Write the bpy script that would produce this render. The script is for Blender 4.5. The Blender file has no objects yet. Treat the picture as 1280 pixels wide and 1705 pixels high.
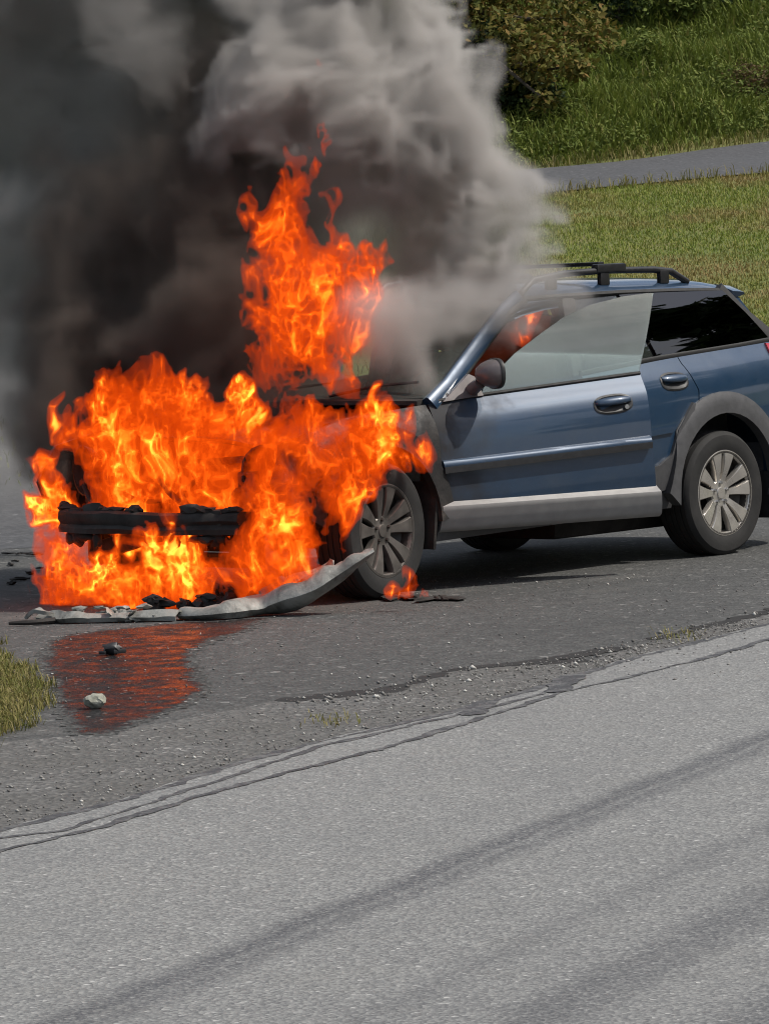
import bpy, bmesh, math, random
import numpy as np
from mathutils import Vector, Matrix, noise as mnoise

scene = bpy.context.scene
R = math.radians
random.seed(7)
rng = np.random.RandomState(7)

# ------------------------------------------------------------------ camera
CAM_H, FPX, ROLL, PITCH = 1.6, 6625.556778, 0.04405701, 0.060002027
cd = bpy.data.cameras.new('camera')
cam = bpy.data.objects.new('camera', cd)
scene.collection.objects.link(cam)
cd.sensor_fit = 'HORIZONTAL'
cd.sensor_width = 36.0
cd.lens = 36.0 * FPX / 1280.0
cd.clip_start = 0.1
cd.clip_end = 1500
cam.location = (0, 0, CAM_H)
cam.rotation_euler = (Matrix.Rotation(R(90) - PITCH, 3, 'X') @ Matrix.Rotation(-ROLL, 3, 'Z')).to_euler()
scene.camera = cam

# ------------------------------------------------------------------ sky and sun
SUN_ELEV, SUN_AZ = R(52), R(99)          # azimuth clockwise from +Y (north)
world = bpy.data.worlds.new('World')
scene.world = world
world.use_nodes = True
wn = world.node_tree
wn.nodes.clear()
w_out = wn.nodes.new('ShaderNodeOutputWorld')
w_bg = wn.nodes.new('ShaderNodeBackground')
w_sky = wn.nodes.new('ShaderNodeTexSky')
w_sky.sky_type = 'NISHITA'
w_sky.sun_disc = False
w_sky.sun_elevation = SUN_ELEV
w_sky.sun_rotation = SUN_AZ
w_sky.air_density = 1.0
w_sky.dust_density = 2.5
w_sky.ozone_density = 1.0
# broken cloud cover, even all round the sky
w_tc = wn.nodes.new('ShaderNodeTexCoord')
w_map = wn.nodes.new('ShaderNodeMapping'); w_map.inputs['Scale'].default_value = (1.0, 1.0, 2.6)
w_n = wn.nodes.new('ShaderNodeTexNoise'); w_n.inputs['Scale'].default_value = 3.2; w_n.inputs['Detail'].default_value = 6; w_n.inputs['Roughness'].default_value = 0.6
w_rmp = wn.nodes.new('ShaderNodeMapRange'); w_rmp.inputs['From Min'].default_value = 0.44; w_rmp.inputs['From Max'].default_value = 0.60
w_rmp.inputs['To Max'].default_value = 0.85
w_mix = wn.nodes.new('ShaderNodeMix'); w_mix.data_type = 'RGBA'
w_mix.inputs['B'].default_value = (6.4, 6.5, 6.8, 1)
wn.links.new(w_tc.outputs['Generated'], w_map.inputs['Vector'])
wn.links.new(w_map.outputs['Vector'], w_n.inputs['Vector'])
wn.links.new(w_n.outputs['Fac'], w_rmp.inputs['Value'])
wn.links.new(w_rmp.outputs['Result'], w_mix.inputs['Factor'])
wn.links.new(w_sky.outputs['Color'], w_mix.inputs['A'])
wn.links.new(w_mix.outputs['Result'], w_bg.inputs['Color'])
w_bg.inputs['Strength'].default_value = 0.10
wn.links.new(w_bg.outputs['Background'], w_out.inputs['Surface'])

sl = bpy.data.lights.new('sun', 'SUN')
sl.energy = 3.4
sl.angle = R(0.6)
sl.color = (1.0, 0.95, 0.87)
sun = bpy.data.objects.new('sun', sl)
scene.collection.objects.link(sun)
sd = Vector((math.sin(SUN_AZ) * math.cos(SUN_ELEV), math.cos(SUN_AZ) * math.cos(SUN_ELEV), math.sin(SUN_ELEV)))
sun.rotation_euler = (-sd).to_track_quat('-Z', 'Y').to_euler()
sun.location = sd * 60

scene.view_settings.view_transform = 'Standard'
scene.view_settings.look = 'None'
scene.view_settings.exposure = 0.28
scene.view_settings.gamma = 1.0
scene.view_settings.use_curve_mapping = False
scene.render.engine = 'CYCLES'
cy = scene.cycles
cy.use_denoising = True
cy.max_bounces = 8
cy.diffuse_bounces = 3
cy.glossy_bounces = 4
cy.transmission_bounces = 6
cy.volume_bounces = 3
cy.transparent_max_bounces = 160
cy.volume_step_rate = 1.0
cy.volume_max_steps = 512
cy.sample_clamp_indirect = 6.0
cy.filter_width = 1.1
cy.caustics_reflective = False
cy.caustics_refractive = False

# ------------------------------------------------------------------ helpers
def at(px, py, Y):
    """World point at distance Y seen at photo pixel (px, py) - used to measure the place."""
    x = (px - 640) / FPX; u = -(py - 852.5) / FPX
    cr, sr = math.cos(ROLL), math.sin(ROLL)
    r = x * cr + u * sr; v = -x * sr + u * cr
    cp, sp = math.cos(PITCH), math.sin(PITCH)
    wy = cp + v * sp; wz = -sp + v * cp
    return np.array([r * Y / wy, Y, CAM_H + wz * Y / wy])

def gnd(px, py, z=0.0):
    a = at(px, py, 1.0); b = a - np.array([0, 0, CAM_H])
    return b * (z - CAM_H) / b[2] + np.array([0, 0, CAM_H])

def link(o, parent=None):
    scene.collection.objects.link(o)
    if parent is not None:
        o.parent = parent
    return o

def tag(o, label=None, cat=None, group=None, kind=None):
    if label: o['label'] = label
    if cat: o['category'] = cat
    if group: o['group'] = group
    if kind: o['kind'] = kind
    return o

def empty(name, loc=(0, 0, 0), rz=0.0):
    o = bpy.data.objects.new(name, None)
    o.empty_display_size = 0.2
    o.location = loc
    o.rotation_euler = (0, 0, rz)
    return link(o)

def from_np(name, verts, faces, mat, parent=None, smooth=False, sharp=None):
    """verts (n,3), faces (m,k) all the same size"""
    verts = np.asarray(verts, np.float32); faces = np.asarray(faces, np.int32)
    me = bpy.data.meshes.new(name)
    k = faces.shape[1]
    me.vertices.add(len(verts)); me.vertices.foreach_set('co', verts.ravel())
    me.loops.add(faces.size); me.loops.foreach_set('vertex_index', faces.ravel())
    me.polygons.add(len(faces))
    me.polygons.foreach_set('loop_start', np.arange(0, faces.size, k, dtype=np.int32))
    me.polygons.foreach_set('loop_total', np.full(len(faces), k, np.int32))
    me.update(calc_edges=True)
    if smooth: me.shade_smooth()
    if smooth and sharp: me.set_sharp_from_angle(angle=R(sharp))
    if mat: me.materials.append(mat)
    return link(bpy.data.objects.new(name, me), parent)

def from_bm(name, bm, mat, parent=None, smooth=True, sharp=35, recalc=True):
    if recalc: bmesh.ops.recalc_face_normals(bm, faces=bm.faces)
    me = bpy.data.meshes.new(name)
    bm.to_mesh(me); bm.free()
    if smooth:
        me.shade_smooth()
        me.set_sharp_from_angle(angle=R(sharp))
    for m in (mat if isinstance(mat, (list, tuple)) else [mat]):
        me.materials.append(m)
    return link(bpy.data.objects.new(name, me), parent)

def add_box(bm, c, s, rot=None, bevel=0.0):
    r = bmesh.ops.create_cube(bm, size=1.0)
    vs = r['verts']
    for v in vs:
        v.co = Vector((v.co.x * s[0], v.co.y * s[1], v.co.z * s[2]))
    if bevel > 0:
        es = list({e for v in vs for e in v.link_edges})
        rb = bmesh.ops.bevel(bm, geom=es, offset=bevel, segments=2, profile=0.6, affect='EDGES')
        vs = list({v for f in rb['faces'] for v in f.verts} | {v for v in vs if v.is_valid})
        # gather the whole island
        seen = set(vs); st = list(vs)
        while st:
            v = st.pop()
            for e in v.link_edges:
                o = e.other_vert(v)
                if o not in seen: seen.add(o); st.append(o)
        vs = list(seen)
    M = Matrix.Translation(Vector(c)) @ (rot.to_4x4() if rot is not None else Matrix.Identity(4))
    for v in vs: v.co = M @ v.co
    return vs

def add_tube(bm, pts, rad, seg=8, cap=True):
    pts = [Vector(p) for p in pts]
    n = len(pts)
    rads = rad if isinstance(rad, (list, tuple)) else [rad] * n
    rings = []
    up = Vector((0, 0, 1))
    for i, p in enumerate(pts):
        d = (pts[min(i + 1, n - 1)] - pts[max(i - 1, 0)]).normalized()
        a = d.cross(up)
        if a.length < 1e-3: a = d.cross(Vector((1, 0, 0)))
        a.normalize(); b = d.cross(a).normalized()
        rings.append([bm.verts.new(p + (a * math.cos(2 * math.pi * k / seg) + b * math.sin(2 * math.pi * k / seg)) * rads[i]) for k in range(seg)])
    for i in range(n - 1):
        for k in range(seg):
            bm.faces.new((rings[i][k], rings[i][(k + 1) % seg], rings[i + 1][(k + 1) % seg], rings[i + 1][k]))
    if cap:
        bm.faces.new(rings[0][::-1]); bm.faces.new(rings[-1])

def add_lathe(bm, prof, seg=48, axis='Y', closed=False):
    """prof: list of (radius, along)"""
    rings = []
    for r, a in prof:
        ring = []
        for k in range(seg):
            t = 2 * math.pi * k / seg
            ring.append(bm.verts.new((r * math.cos(t), a, r * math.sin(t)) if axis == 'Y' else (r * math.cos(t), r * math.sin(t), a)))
        rings.append(ring)
    m = len(rings)
    for i in range(m if closed else m - 1):
        A, B = rings[i], rings[(i + 1) % m]
        for k in range(seg):
            bm.faces.new((A[k], A[(k + 1) % seg], B[(k + 1) % seg], B[k]))
    return rings

def prism(bm, poly, d0, d1, f):
    """poly list of 2D points, f(u,v,d)->3D"""
    a = [bm.verts.new(f(u, v, d0)) for u, v in poly]
    b = [bm.verts.new(f(u, v, d1)) for u, v in poly]
    n = len(poly)
    bm.faces.new(a); bm.faces.new(b[::-1])
    for i in range(n):
        bm.faces.new((a[i], b[i], b[(i + 1) % n], a[(i + 1) % n]))

def interp(x, xs, ys):
    return float(np.interp(x, xs, ys))

# ------------------------------------------------------------------ materials
class NT:
    def __init__(s, name):
        s.m = bpy.data.materials.new(name); s.m.use_nodes = True
        s.t = s.m.node_tree; s.t.nodes.clear()
        s.out = s.t.nodes.new('ShaderNodeOutputMaterial')
    def n(s, typ, **kw):
        nd = s.t.nodes.new(typ)
        for k, v in kw.items():
            if hasattr(nd, k) and k not in ('Scale',): setattr(nd, k, v)
            else: nd.inputs[k].default_value = v
        return nd
    def l(s, a, b): s.t.links.new(a, b)
    def noise(s, vec, scale, detail=3, rough=0.55, dist=0.0):
        nd = s.t.nodes.new('ShaderNodeTexNoise')
        nd.inputs['Scale'].default_value = scale; nd.inputs['Detail'].default_value = detail
        nd.inputs['Roughness'].default_value = rough; nd.inputs['Distortion'].default_value = dist
        if vec is not None: s.l(vec, nd.inputs['Vector'])
        return nd.outputs['Fac']
    def ramp(s, fac, stops):
        nd = s.t.nodes.new('ShaderNodeValToRGB')
        el = nd.color_ramp.elements
        while len(el) > 1: el.remove(el[-1])
        for i, (p, c) in enumerate(stops):
            e = el[0] if i == 0 else el.new(p)
            e.position = p; e.color = (*c, 1) if len(c) == 3 else c
        s.l(fac, nd.inputs['Fac'])
        return nd.outputs['Color']
    def mr(s, v, a, b, c=0.0, d=1.0):
        nd = s.t.nodes.new('ShaderNodeMapRange')
        for i, x in zip(('From Min', 'From Max', 'To Min', 'To Max'), (a, b, c, d)): nd.inputs[i].default_value = x
        s.l(v, nd.inputs['Value']); return nd.outputs['Result']
    def math(s, op, a, b=None, clamp=False):
        nd = s.t.nodes.new('ShaderNodeMath'); nd.operation = op; nd.use_clamp = clamp
        for i, x in enumerate((a, b)):
            if x is None: continue
            if isinstance(x, (int, float)): nd.inputs[i].default_value = x
            else: s.l(x, nd.inputs[i])
        return nd.outputs[0]
    def mix(s, fac, a, b, blend='MIX'):
        nd = s.t.nodes.new('ShaderNodeMix'); nd.data_type = 'RGBA'; nd.blend_type = blend
        for nm, x in (('Factor', fac), ('A', a), ('B', b)):
            if isinstance(x, (int, float)): nd.inputs[nm].default_value = x
            elif isinstance(x, tuple): nd.inputs[nm].default_value = (*x, 1) if len(x) == 3 else x
            else: s.l(x, nd.inputs[nm])
        return nd.outputs['Result']
    def bump(s, h, strength=0.5, dist=0.01):
        nd = s.t.nodes.new('ShaderNodeBump'); nd.inputs['Strength'].default_value = strength; nd.inputs['Distance'].default_value = dist
        s.l(h, nd.inputs['Height']); return nd.outputs['Normal']
    def bsdf(s, col=(0.5, 0.5, 0.5), rough=0.5, metal=0.0, normal=None, **kw):
        b = s.t.nodes.new('ShaderNodeBsdfPrincipled')
        for nm, x in (('Base Color', col), ('Roughness', rough), ('Metallic', metal)):
            if isinstance(x, (int, float)): b.inputs[nm].default_value = x
            elif isinstance(x, tuple): b.inputs[nm].default_value = (*x, 1)
            else: s.l(x, b.inputs[nm])
        if normal is not None: s.l(normal, b.inputs['Normal'])
        for k, v in kw.items():
            b.inputs[k.replace('_', ' ')].default_value = v
        s.l(b.outputs[0], s.out.inputs['Surface'])
        return b
    def obj(s): return s.t.nodes.new('ShaderNodeTexCoord').outputs['Object']
    def pos(s): return s.t.nodes.new('ShaderNodeNewGeometry').outputs['Position']

def simple(name, col, rough=0.5, metal=0.0, var=0.25, scale=25, bump=0.0, **kw):
    t = NT(name); o = t.obj()
    f = t.noise(o, scale, 4)
    c = t.mix(t.mr(f, 0.3, 0.7), tuple(x * (1 - var) for x in col), tuple(min(1, x * (1 + var)) for x in col))
    r = t.mr(t.noise(o, scale * 0.4, 3), 0.3, 0.7, max(0.02, rough - 0.08), min(1, rough + 0.08))
    t.bsdf(c, r, metal, t.bump(t.noise(o, scale * 4, 3), bump, 0.004) if bump else None, **kw)
    return t.m

M = {}
def mats():
    # car paint: blue metallic under lacquer, a little road dust low down
    t = NT('blue_paint'); o = t.obj()
    fl = t.noise(o, 900, 1)
    c = t.mix(t.mr(fl, 0.35, 0.65), (0.006, 0.024, 0.056), (0.017, 0.052, 0.106))
    dust = t.mr(t.noise(o, 6, 5, 0.65), 0.45, 0.8, 0, 0.22)
    c = t.mix(dust, c, (0.08, 0.088, 0.095))
    t.bsdf(c, t.mr(t.noise(o, 9, 4), 0.3, 0.7, 0.34, 0.46), 0.22, None, Coat_Weight=1.0, Coat_Roughness=0.06)
    M['paint'] = t.m
    # the same paint with soot drifted over the end nearest the fire
    t = NT('sooty_blue_paint'); o = t.obj()
    fl = t.noise(o, 900, 1)
    c = t.mix(t.mr(fl, 0.35, 0.65), (0.006, 0.024, 0.056), (0.017, 0.052, 0.106))
    dust = t.mr(t.noise(o, 6, 5, 0.65), 0.45, 0.8, 0, 0.22)
    c = t.mix(dust, c, (0.08, 0.088, 0.095))
    sx = t.t.nodes.new('ShaderNodeSeparateXYZ'); t.l(o, sx.inputs[0])
    soot = t.math('MULTIPLY', t.mr(t.math('ADD', sx.outputs[0], t.mr(t.noise(o, 4, 5, 0.65), 0.3, 0.7, -0.16, 0.16)), -0.34, 0.04), 0.92)
    c = t.mix(soot, c, (0.022, 0.020, 0.019))
    ro = t.mr(soot, 0, 1, 0.44, 0.8)
    b = t.bsdf(c, ro, 0.22, None, Coat_Roughness=0.06)
    t.l(t.mr(soot, 0, 0.9, 1.0, 0.05), b.inputs['Coat Weight'])
    M['sooty_paint'] = t.m
    # the same paint burnt to primer, soot and rust
    t = NT('burnt_paint'); o = t.obj()
    f = t.noise(o, 5, 6, 0.65); g = t.noise(o, 16, 5, 0.6)
    c = t.ramp(f, [(0.3, (0.008, 0.008, 0.009)), (0.5, (0.02, 0.018, 0.017)), (0.62, (0.06, 0.05, 0.043)), (0.75, (0.10, 0.085, 0.075))])
    t.bsdf(c, t.mr(g, 0.3, 0.7, 0.5, 0.85), 0.1, t.bump(g, 0.5, 0.01))
    M['burnt'] = t.m
    M['cladding'] = simple('grey_cladding', (0.066, 0.066, 0.069), 0.48, 0, 0.15, 30, 0.08)
    M['cladding_light'] = simple('silver_grey_cladding', (0.30, 0.29, 0.28), 0.40, 0.1, 0.10, 14, 0.03)
    M['black'] = simple('black_plastic', (0.016, 0.016, 0.017), 0.5, 0, 0.3, 40, 0.1)
    M['seal'] = simple('black_rubber_seal', (0.012, 0.012, 0.012), 0.65, 0, 0.3, 60)
    M['rail'] = simple('black_rail', (0.012, 0.012, 0.013), 0.42, 0, 0.3, 30)
    M['interior'] = simple('cabin_fabric', (0.16, 0.15, 0.14), 0.85, 0, 0.2, 60, 0.2)
    M['interior_dark'] = simple('cabin_dark_trim', (0.05, 0.048, 0.047), 0.75, 0, 0.2, 40, 0.2)
    M['alloy'] = simple('alloy_wheel', (0.56, 0.53, 0.485), 0.27, 0.72, 0.10, 20)
    M['alloy_sooty'] = simple('sooty_alloy_wheel', (0.12, 0.11, 0.10), 0.45, 0.5, 0.4, 12)
    M['alloy_dark'] = simple('wheel_barrel', (0.06, 0.055, 0.05), 0.55, 0.4, 0.3, 20)
    M['chrome'] = simple('bright_metal', (0.6, 0.6, 0.6), 0.2, 1.0, 0.05, 20)
    M['char'] = simple('charred_metal', (0.022, 0.019, 0.017), 0.75, 0.2, 0.6, 9, 0.6)
    M['mirror_shell'] = simple('grey_mirror_shell', (0.11, 0.095, 0.095), 0.35, 0.1, 0.15, 30)
    # tyre
    t = NT('tyre_rubber'); o = t.obj()
    c = t.mix(t.mr(t.noise(o, 7, 5), 0.4, 0.7), (0.009, 0.009, 0.009), (0.022, 0.021, 0.020))
    t.bsdf(c, 0.8, 0, t.bump(t.noise(o, 60, 3), 0.2, 0.003)); M['tyre'] = t.m
    # thin glass: see-through with a mirror coat that follows the glass' own reflectance
    def glass(name, tint, refl=1.0, dust=0.0, ior=1.5):
        t = NT(name)
        tr = t.n('ShaderNodeBsdfTransparent'); tr.inputs['Color'].default_value = (*tint, 1)
        gl = t.n('ShaderNodeBsdfGlossy'); gl.inputs['Roughness'].default_value = 0.015; gl.inputs['Color'].default_value = (refl, refl, refl, 1)
        fr = t.n('ShaderNodeFresnel'); fr.inputs['IOR'].default_value = ior
        mx = t.n('ShaderNodeMixShader')
        t.l(fr.outputs[0], mx.inputs[0]); t.l(tr.outputs[0], mx.inputs[1]); t.l(gl.outputs[0], mx.inputs[2])
        last = mx
        if dust:
            df = t.n('ShaderNodeBsdfDiffuse'); df.inputs['Color'].default_value = (0.55, 0.63, 0.57, 1)
            f = t.mr(t.noise(t.obj(), 3.0, 5, 0.6), 0.3, 0.75, dust * 0.6, dust * 1.3)
            m2 = t.n('ShaderNodeMixShader'); t.l(f, m2.inputs[0]); t.l(mx.outputs[0], m2.inputs[1]); t.l(df.outputs[0], m2.inputs[2]); last = m2
        t.l(last.outputs[0], t.out.inputs['Surface'])
        return t.m
    M['glass_clear'] = glass('door_window_glass', (0.74, 0.84, 0.79), 1.0, 0.14, 1.9)
    M['glass_shield'] = glass('windscreen_glass', (0.62, 0.66, 0.62), 1.0, 0.10, 1.6)
    M['glass_dark'] = glass('dark_privacy_glass', (0.05, 0.055, 0.055), 1.0, 0.0, 1.75)
    M['glass_mid'] = glass('rear_door_glass', (0.35, 0.40, 0.38), 1.0, 0.03, 1.7)
    t = NT('red_lens'); t.bsdf((0.42, 0.012, 0.02), 0.12, 0, None, Coat_Weight=1.0); M['lens'] = t.m
    t = NT('mirror_glass'); t.bsdf((0.7, 0.72, 0.72), 0.03, 1.0); M['mirror'] = t.m
    t = NT('scorched_grey_bumper_plastic'); o = t.obj()
    n1 = t.noise(o, 6, 6, 0.65, 0.6); n2 = t.noise(o, 22, 5, 0.6)
    c = t.ramp(n1, [(0.28, (0.03, 0.029, 0.026)), (0.38, (0.12, 0.119, 0.108)), (0.5, (0.23, 0.23, 0.21)), (0.75, (0.34, 0.34, 0.315))])
    t.bsdf(c, t.mr(n2, 0.3, 0.7, 0.4, 0.75), 0, t.bump(n2, 0.5, 0.012)); M['molten'] = t.m
    M['foil'] = simple('crumpled_light_liner', (0.20, 0.20, 0.18), 0.65, 0.1, 0.7, 22, 0.6)
    M['bark'] = simple('bark', (0.07, 0.055, 0.04), 0.9, 0, 0.4, 12, 0.6)
    t = NT('stone'); o = t.obj()
    t.bsdf(t.ramp(t.noise(o, 30, 5), [(0.3, (0.16, 0.16, 0.13)), (0.6, (0.34, 0.34, 0.28)), (0.8, (0.5, 0.5, 0.44))]), 0.9, 0, t.bump(t.noise(o, 60, 4), 0.6, 0.01)); M['stone'] = t.m
    # leaves: colour changes leaf by leaf
    def leafm(name, stops, scale=9, transl=0.25, brown=None):
        t = NT(name)
        g = t.n('ShaderNodeNewGeometry')
        c = t.ramp(g.outputs['Random Per Island'], stops)
        big = t.noise(g.outputs['Position'], scale * 0.1, 3)
        c = t.mix(t.mr(big, 0.3, 0.7, 0.0, 0.5), c, stops[len(stops) // 2][1])
        if brown:
            bz = t.n('ShaderNodeMapping'); bz.inputs['Scale'].default_value = (0.8, 0.35, 1); t.l(g.outputs['Position'], bz.inputs['Vector'])
            c = t.mix(t.mr(t.noise(bz.outputs[0], 1.0, 5, 0.65), 0.47, 0.62, 0.0, 0.85), c, brown)
        b = t.bsdf(c, 0.75, Specular_IOR_Level=0.2)
        tl = t.n('ShaderNodeBsdfTranslucent'); t.l(c, tl.inputs['Color'])
        mx = t.n('ShaderNodeMixShader'); mx.inputs[0].default_value = transl
        t.l(b.outputs[0], mx.inputs[1]); t.l(tl.outputs[0], mx.inputs[2]); t.l(mx.outputs[0], t.out.inputs['Surface'])
        return t.m
    M['lawn_blade'] = leafm('lawn_grass', [(0.0, (0.10, 0.155, 0.022)), (0.45, (0.165, 0.22, 0.035)), (0.75, (0.225, 0.245, 0.055)), (1.0, (0.31, 0.27, 0.09))], brown=(0.27, 0.19, 0.085))
    M['dry_blade'] = leafm('dry_grass', [(0.0, (0.06, 0.085, 0.016)), (0.4, (0.135, 0.14, 0.03)), (0.75, (0.23, 0.195, 0.07)), (1.0, (0.30, 0.25, 0.13))])
    M['tall_grass'] = leafm('tall_grass', [(0.0, (0.055, 0.085, 0.014)), (0.5, (0.115, 0.155, 0.025)), (0.85, (0.165, 0.20, 0.04)), (1.0, (0.24, 0.21, 0.075))])
    M['leaf_autumn'] = leafm('turning_leaves', [(0.0, (0.05, 0.065, 0.012)), (0.4, (0.095, 0.105, 0.02)), (0.75, (0.16, 0.13, 0.03)), (1.0, (0.21, 0.12, 0.035))])
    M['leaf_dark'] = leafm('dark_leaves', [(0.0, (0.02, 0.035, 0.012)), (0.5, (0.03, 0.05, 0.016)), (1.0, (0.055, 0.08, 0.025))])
    M['leaf_mid'] = leafm('green_leaves', [(0.0, (0.06, 0.09, 0.016)), (0.5, (0.115, 0.15, 0.03)), (1.0, (0.19, 0.205, 0.05))])
    M['leaf_rust'] = leafm('rusty_leaves', [(0.0, (0.06, 0.055, 0.02)), (0.5, (0.10, 0.075, 0.03)), (1.0, (0.16, 0.09, 0.045))])
mats()
# ------------------------------------------------------------------ ground, road, driveway, path
YS = [-400, 25.2, 28, 45, 48, 60, 80, 130, 300, 900]
ZS = [0, 0, 0.5, 2.5, 2.8, 5.0, 9.0, 17.0, 30.0, 34.0]
def tz(x, y):
    z = float(np.interp(y, YS, ZS))
    if y > 51: z += min(1.0, (y - 51) / 8) * 0.35 * mnoise.noise(Vector((x * 0.25, y * 0.25, 0)))
    if 29 < y < 42: z += 0.05 * mnoise.noise(Vector((x * 0.3, y * 0.3, 5)))
    return z

def ground_mats():
    t = NT('grassy_soil'); p = t.pos()
    c = t.ramp(t.noise(p, 0.9, 6, 0.65), [(0.3, (0.11, 0.145, 0.024)), (0.5, (0.18, 0.205, 0.04)), (0.6, (0.23, 0.21, 0.06)), (0.72, (0.21, 0.15, 0.07))])
    c = t.mix(0.5, c, t.ramp(t.noise(p, 30, 5), [(0.3, (0.03, 0.045, 0.012)), (0.7, (0.12, 0.13, 0.04))]))
    t.bsdf(c, 0.95, 0, t.bump(t.noise(p, 40, 4), 0.8, 0.03)); M['soil'] = t.m

    def aggregate(t, p, cell, lo, hi, bright):
        v = t.t.nodes.new('ShaderNodeTexVoronoi'); v.inputs['Scale'].default_value = cell
        t.l(p, v.inputs['Vector'])
        s = t.t.nodes.new('ShaderNodeSeparateColor'); t.l(v.outputs['Color'], s.inputs[0])
        c = t.ramp(s.outputs[0], [(0.0, lo), (0.55, tuple((a + b) / 2 for a, b in zip(lo, hi))), (0.9, hi), (0.985, hi), (1.0, bright)])
        return c, v.outputs['Distance'], s.outputs[1]
    # light worn road asphalt with dark tyre-polished bands along the lane
    t = NT('road_asphalt'); p = t.pos()
    c, d, _ = aggregate(t, p, 88, (0.10, 0.101, 0.10), (0.30, 0.30, 0.285), (0.70, 0.69, 0.66))
    c2, d2, _ = aggregate(t, p, 210, (0.09, 0.09, 0.09), (0.28, 0.28, 0.268), (0.62, 0.62, 0.6))
    c = t.mix(0.42, c, c2)
    big = t.noise(p, 1.1, 5, 0.6)
    c = t.mix(t.mr(big, 0.3, 0.7, 0, 0.30), c, (0.11, 0.113, 0.118))
    stain = t.noise(p, 3.5, 4, 0.6)
    c = t.mix(t.mr(stain, 0.5, 0.8, 0, 0.25), c, (0.21, 0.205, 0.185))
    dp = t.t.nodes.new('ShaderNodeVectorMath'); dp.operation = 'DOT_PRODUCT'
    t.l(p, dp.inputs[0]); dp.inputs[1].default_value = (0.918, -0.396, 0)
    wob = t.mr(t.noise(p, 1.6, 3), 0.3, 0.7, -0.02, 0.02)
    s = t.math('ADD', dp.outputs['Value'], wob)
    u = t.mr(s, -4.6, -2.1)
    def at_s(v): return (v + 4.6) / 2.5
    g = lambda k: (k, k, k)
    band = t.ramp(u, [(0, g(0.05)), (at_s(-4.17), g(0.08)), (at_s(-4.095), g(0.85)), (at_s(-4.055), g(0.85)), (at_s(-4.03), g(0.35)), (at_s(-4.005), g(0.75)),
                      (at_s(-3.92), g(0.12)), (at_s(-3.52), g(0.10)), (at_s(-3.43), g(0.42)), (at_s(-3.33), g(0.15)), (at_s(-3.18), g(0.2)), (at_s(-3.08), g(0.7)), (at_s(-2.98), g(0.6)),
                      (at_s(-2.9), g(0.15)), (at_s(-2.75), g(0.2)), (at_s(-2.6), g(0.7)), (at_s(-2.4), g(0.6)), (1.0, g(0.2))])
    brk = t.mr(t.noise(p, 70, 5, 0.75), 0.34, 0.56)
    f = t.math('MULTIPLY', band, t.math('MULTIPLY', brk, 1.0))
    c = t.mix(f, c, (0.045, 0.046, 0.052))
    t.bsdf(c, t.mr(big, 0.3, 0.7, 0.72, 0.9), 0, t.bump(d, 0.55, 0.006)); M['road'] = t.m
    # darker, older driveway asphalt, gravel working loose near the road
    t = NT('driveway_asphalt'); p = t.pos()
    c, d, _ = aggregate(t, p, 70, (0.027, 0.0275, 0.027), (0.103, 0.104, 0.100), (0.45, 0.44, 0.42))
    c2, d2, _ = aggregate(t, p, 30, (0.029, 0.0293, 0.0285), (0.098, 0.098, 0.094), (0.5, 0.49, 0.46))
    c = t.mix(0.4, c, c2)
    big = t.noise(p, 0.8, 6, 0.62)
    c = t.mix(t.mr(big, 0.35, 0.7, 0, 0.55), c, (0.035, 0.0355, 0.035))
    c = t.mix(t.mr(t.noise(p, 2.2, 4), 0.55, 0.75, 0, 0.4), c, (0.13, 0.123, 0.113))
    t.bsdf(c, 0.88, 0, t.bump(d, 0.6, 0.008)); M['driveway'] = t.m
    t = NT('gravelly_asphalt'); p = t.pos()
    c, d, _ = aggregate(t, p, 46, (0.043, 0.042, 0.041), (0.155, 0.152, 0.146), (0.6, 0.58, 0.55))
    c2, d2, _ = aggregate(t, p, 110, (0.048, 0.047, 0.045), (0.16, 0.157, 0.15), (0.5, 0.48, 0.46))
    c = t.mix(0.45, c, c2)
    big = t.noise(p, 1.6, 5, 0.6)
    c = t.mix(t.mr(big, 0.35, 0.65, 0, 0.6), c, (0.082, 0.079, 0.072))
    t.bsdf(c, 0.92, 0, t.bump(d, 0.8, 0.012)); M['gravelly'] = t.m
    t = NT('tar'); p = t.pos()
    c, d, _ = aggregate(t, p, 110, (0.03, 0.03, 0.032), (0.065, 0.065, 0.067), (0.2, 0.2, 0.2))
    worn = t.mr(t.noise(p, 11, 6, 0.7), 0.48, 0.60)
    c = t.mix(t.math('MULTIPLY', worn, 0.6), c, (0.17, 0.17, 0.165))
    t.bsdf(c, 0.7, 0, t.bump(d, 0.4, 0.006)); M['tar'] = t.m
    t = NT('path_asphalt'); p = t.pos()
    c, d, _ = aggregate(t, p, 30, (0.04, 0.041, 0.044), (0.075, 0.076, 0.079), (0.17, 0.17, 0.17))
    c = t.mix(t.mr(t.noise(p, 0.9, 5), 0.35, 0.7, 0, 0.5), c, (0.065, 0.065, 0.068))
    t.bsdf(c, 0.9, 0, t.bump(d, 0.3, 0.006)); M['path'] = t.m
    # wet film of coolant and oil over the driveway asphalt, thinning to nothing at its edge
    t = NT('wet_film'); p = t.pos()
    dry, d, _ = aggregate(t, p, 70, (0.027, 0.0275, 0.027), (0.103, 0.104, 0.100), (0.45, 0.44, 0.42))
    wet, d2, _ = aggregate(t, p, 70, (0.010, 0.0095, 0.010), (0.028, 0.026, 0.026), (0.22, 0.21, 0.20))
    at_ = t.n('ShaderNodeAttribute', attribute_name='film')
    n = t.noise(p, 7, 5, 0.65)
    f = t.mr(t.math('ADD', at_.outputs['Fac'], t.mr(n, 0.3, 0.7, -0.45, 0.45)), 0.22, 0.62)
    n2 = t.noise(p, 6.5, 6, 0.7)
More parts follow.
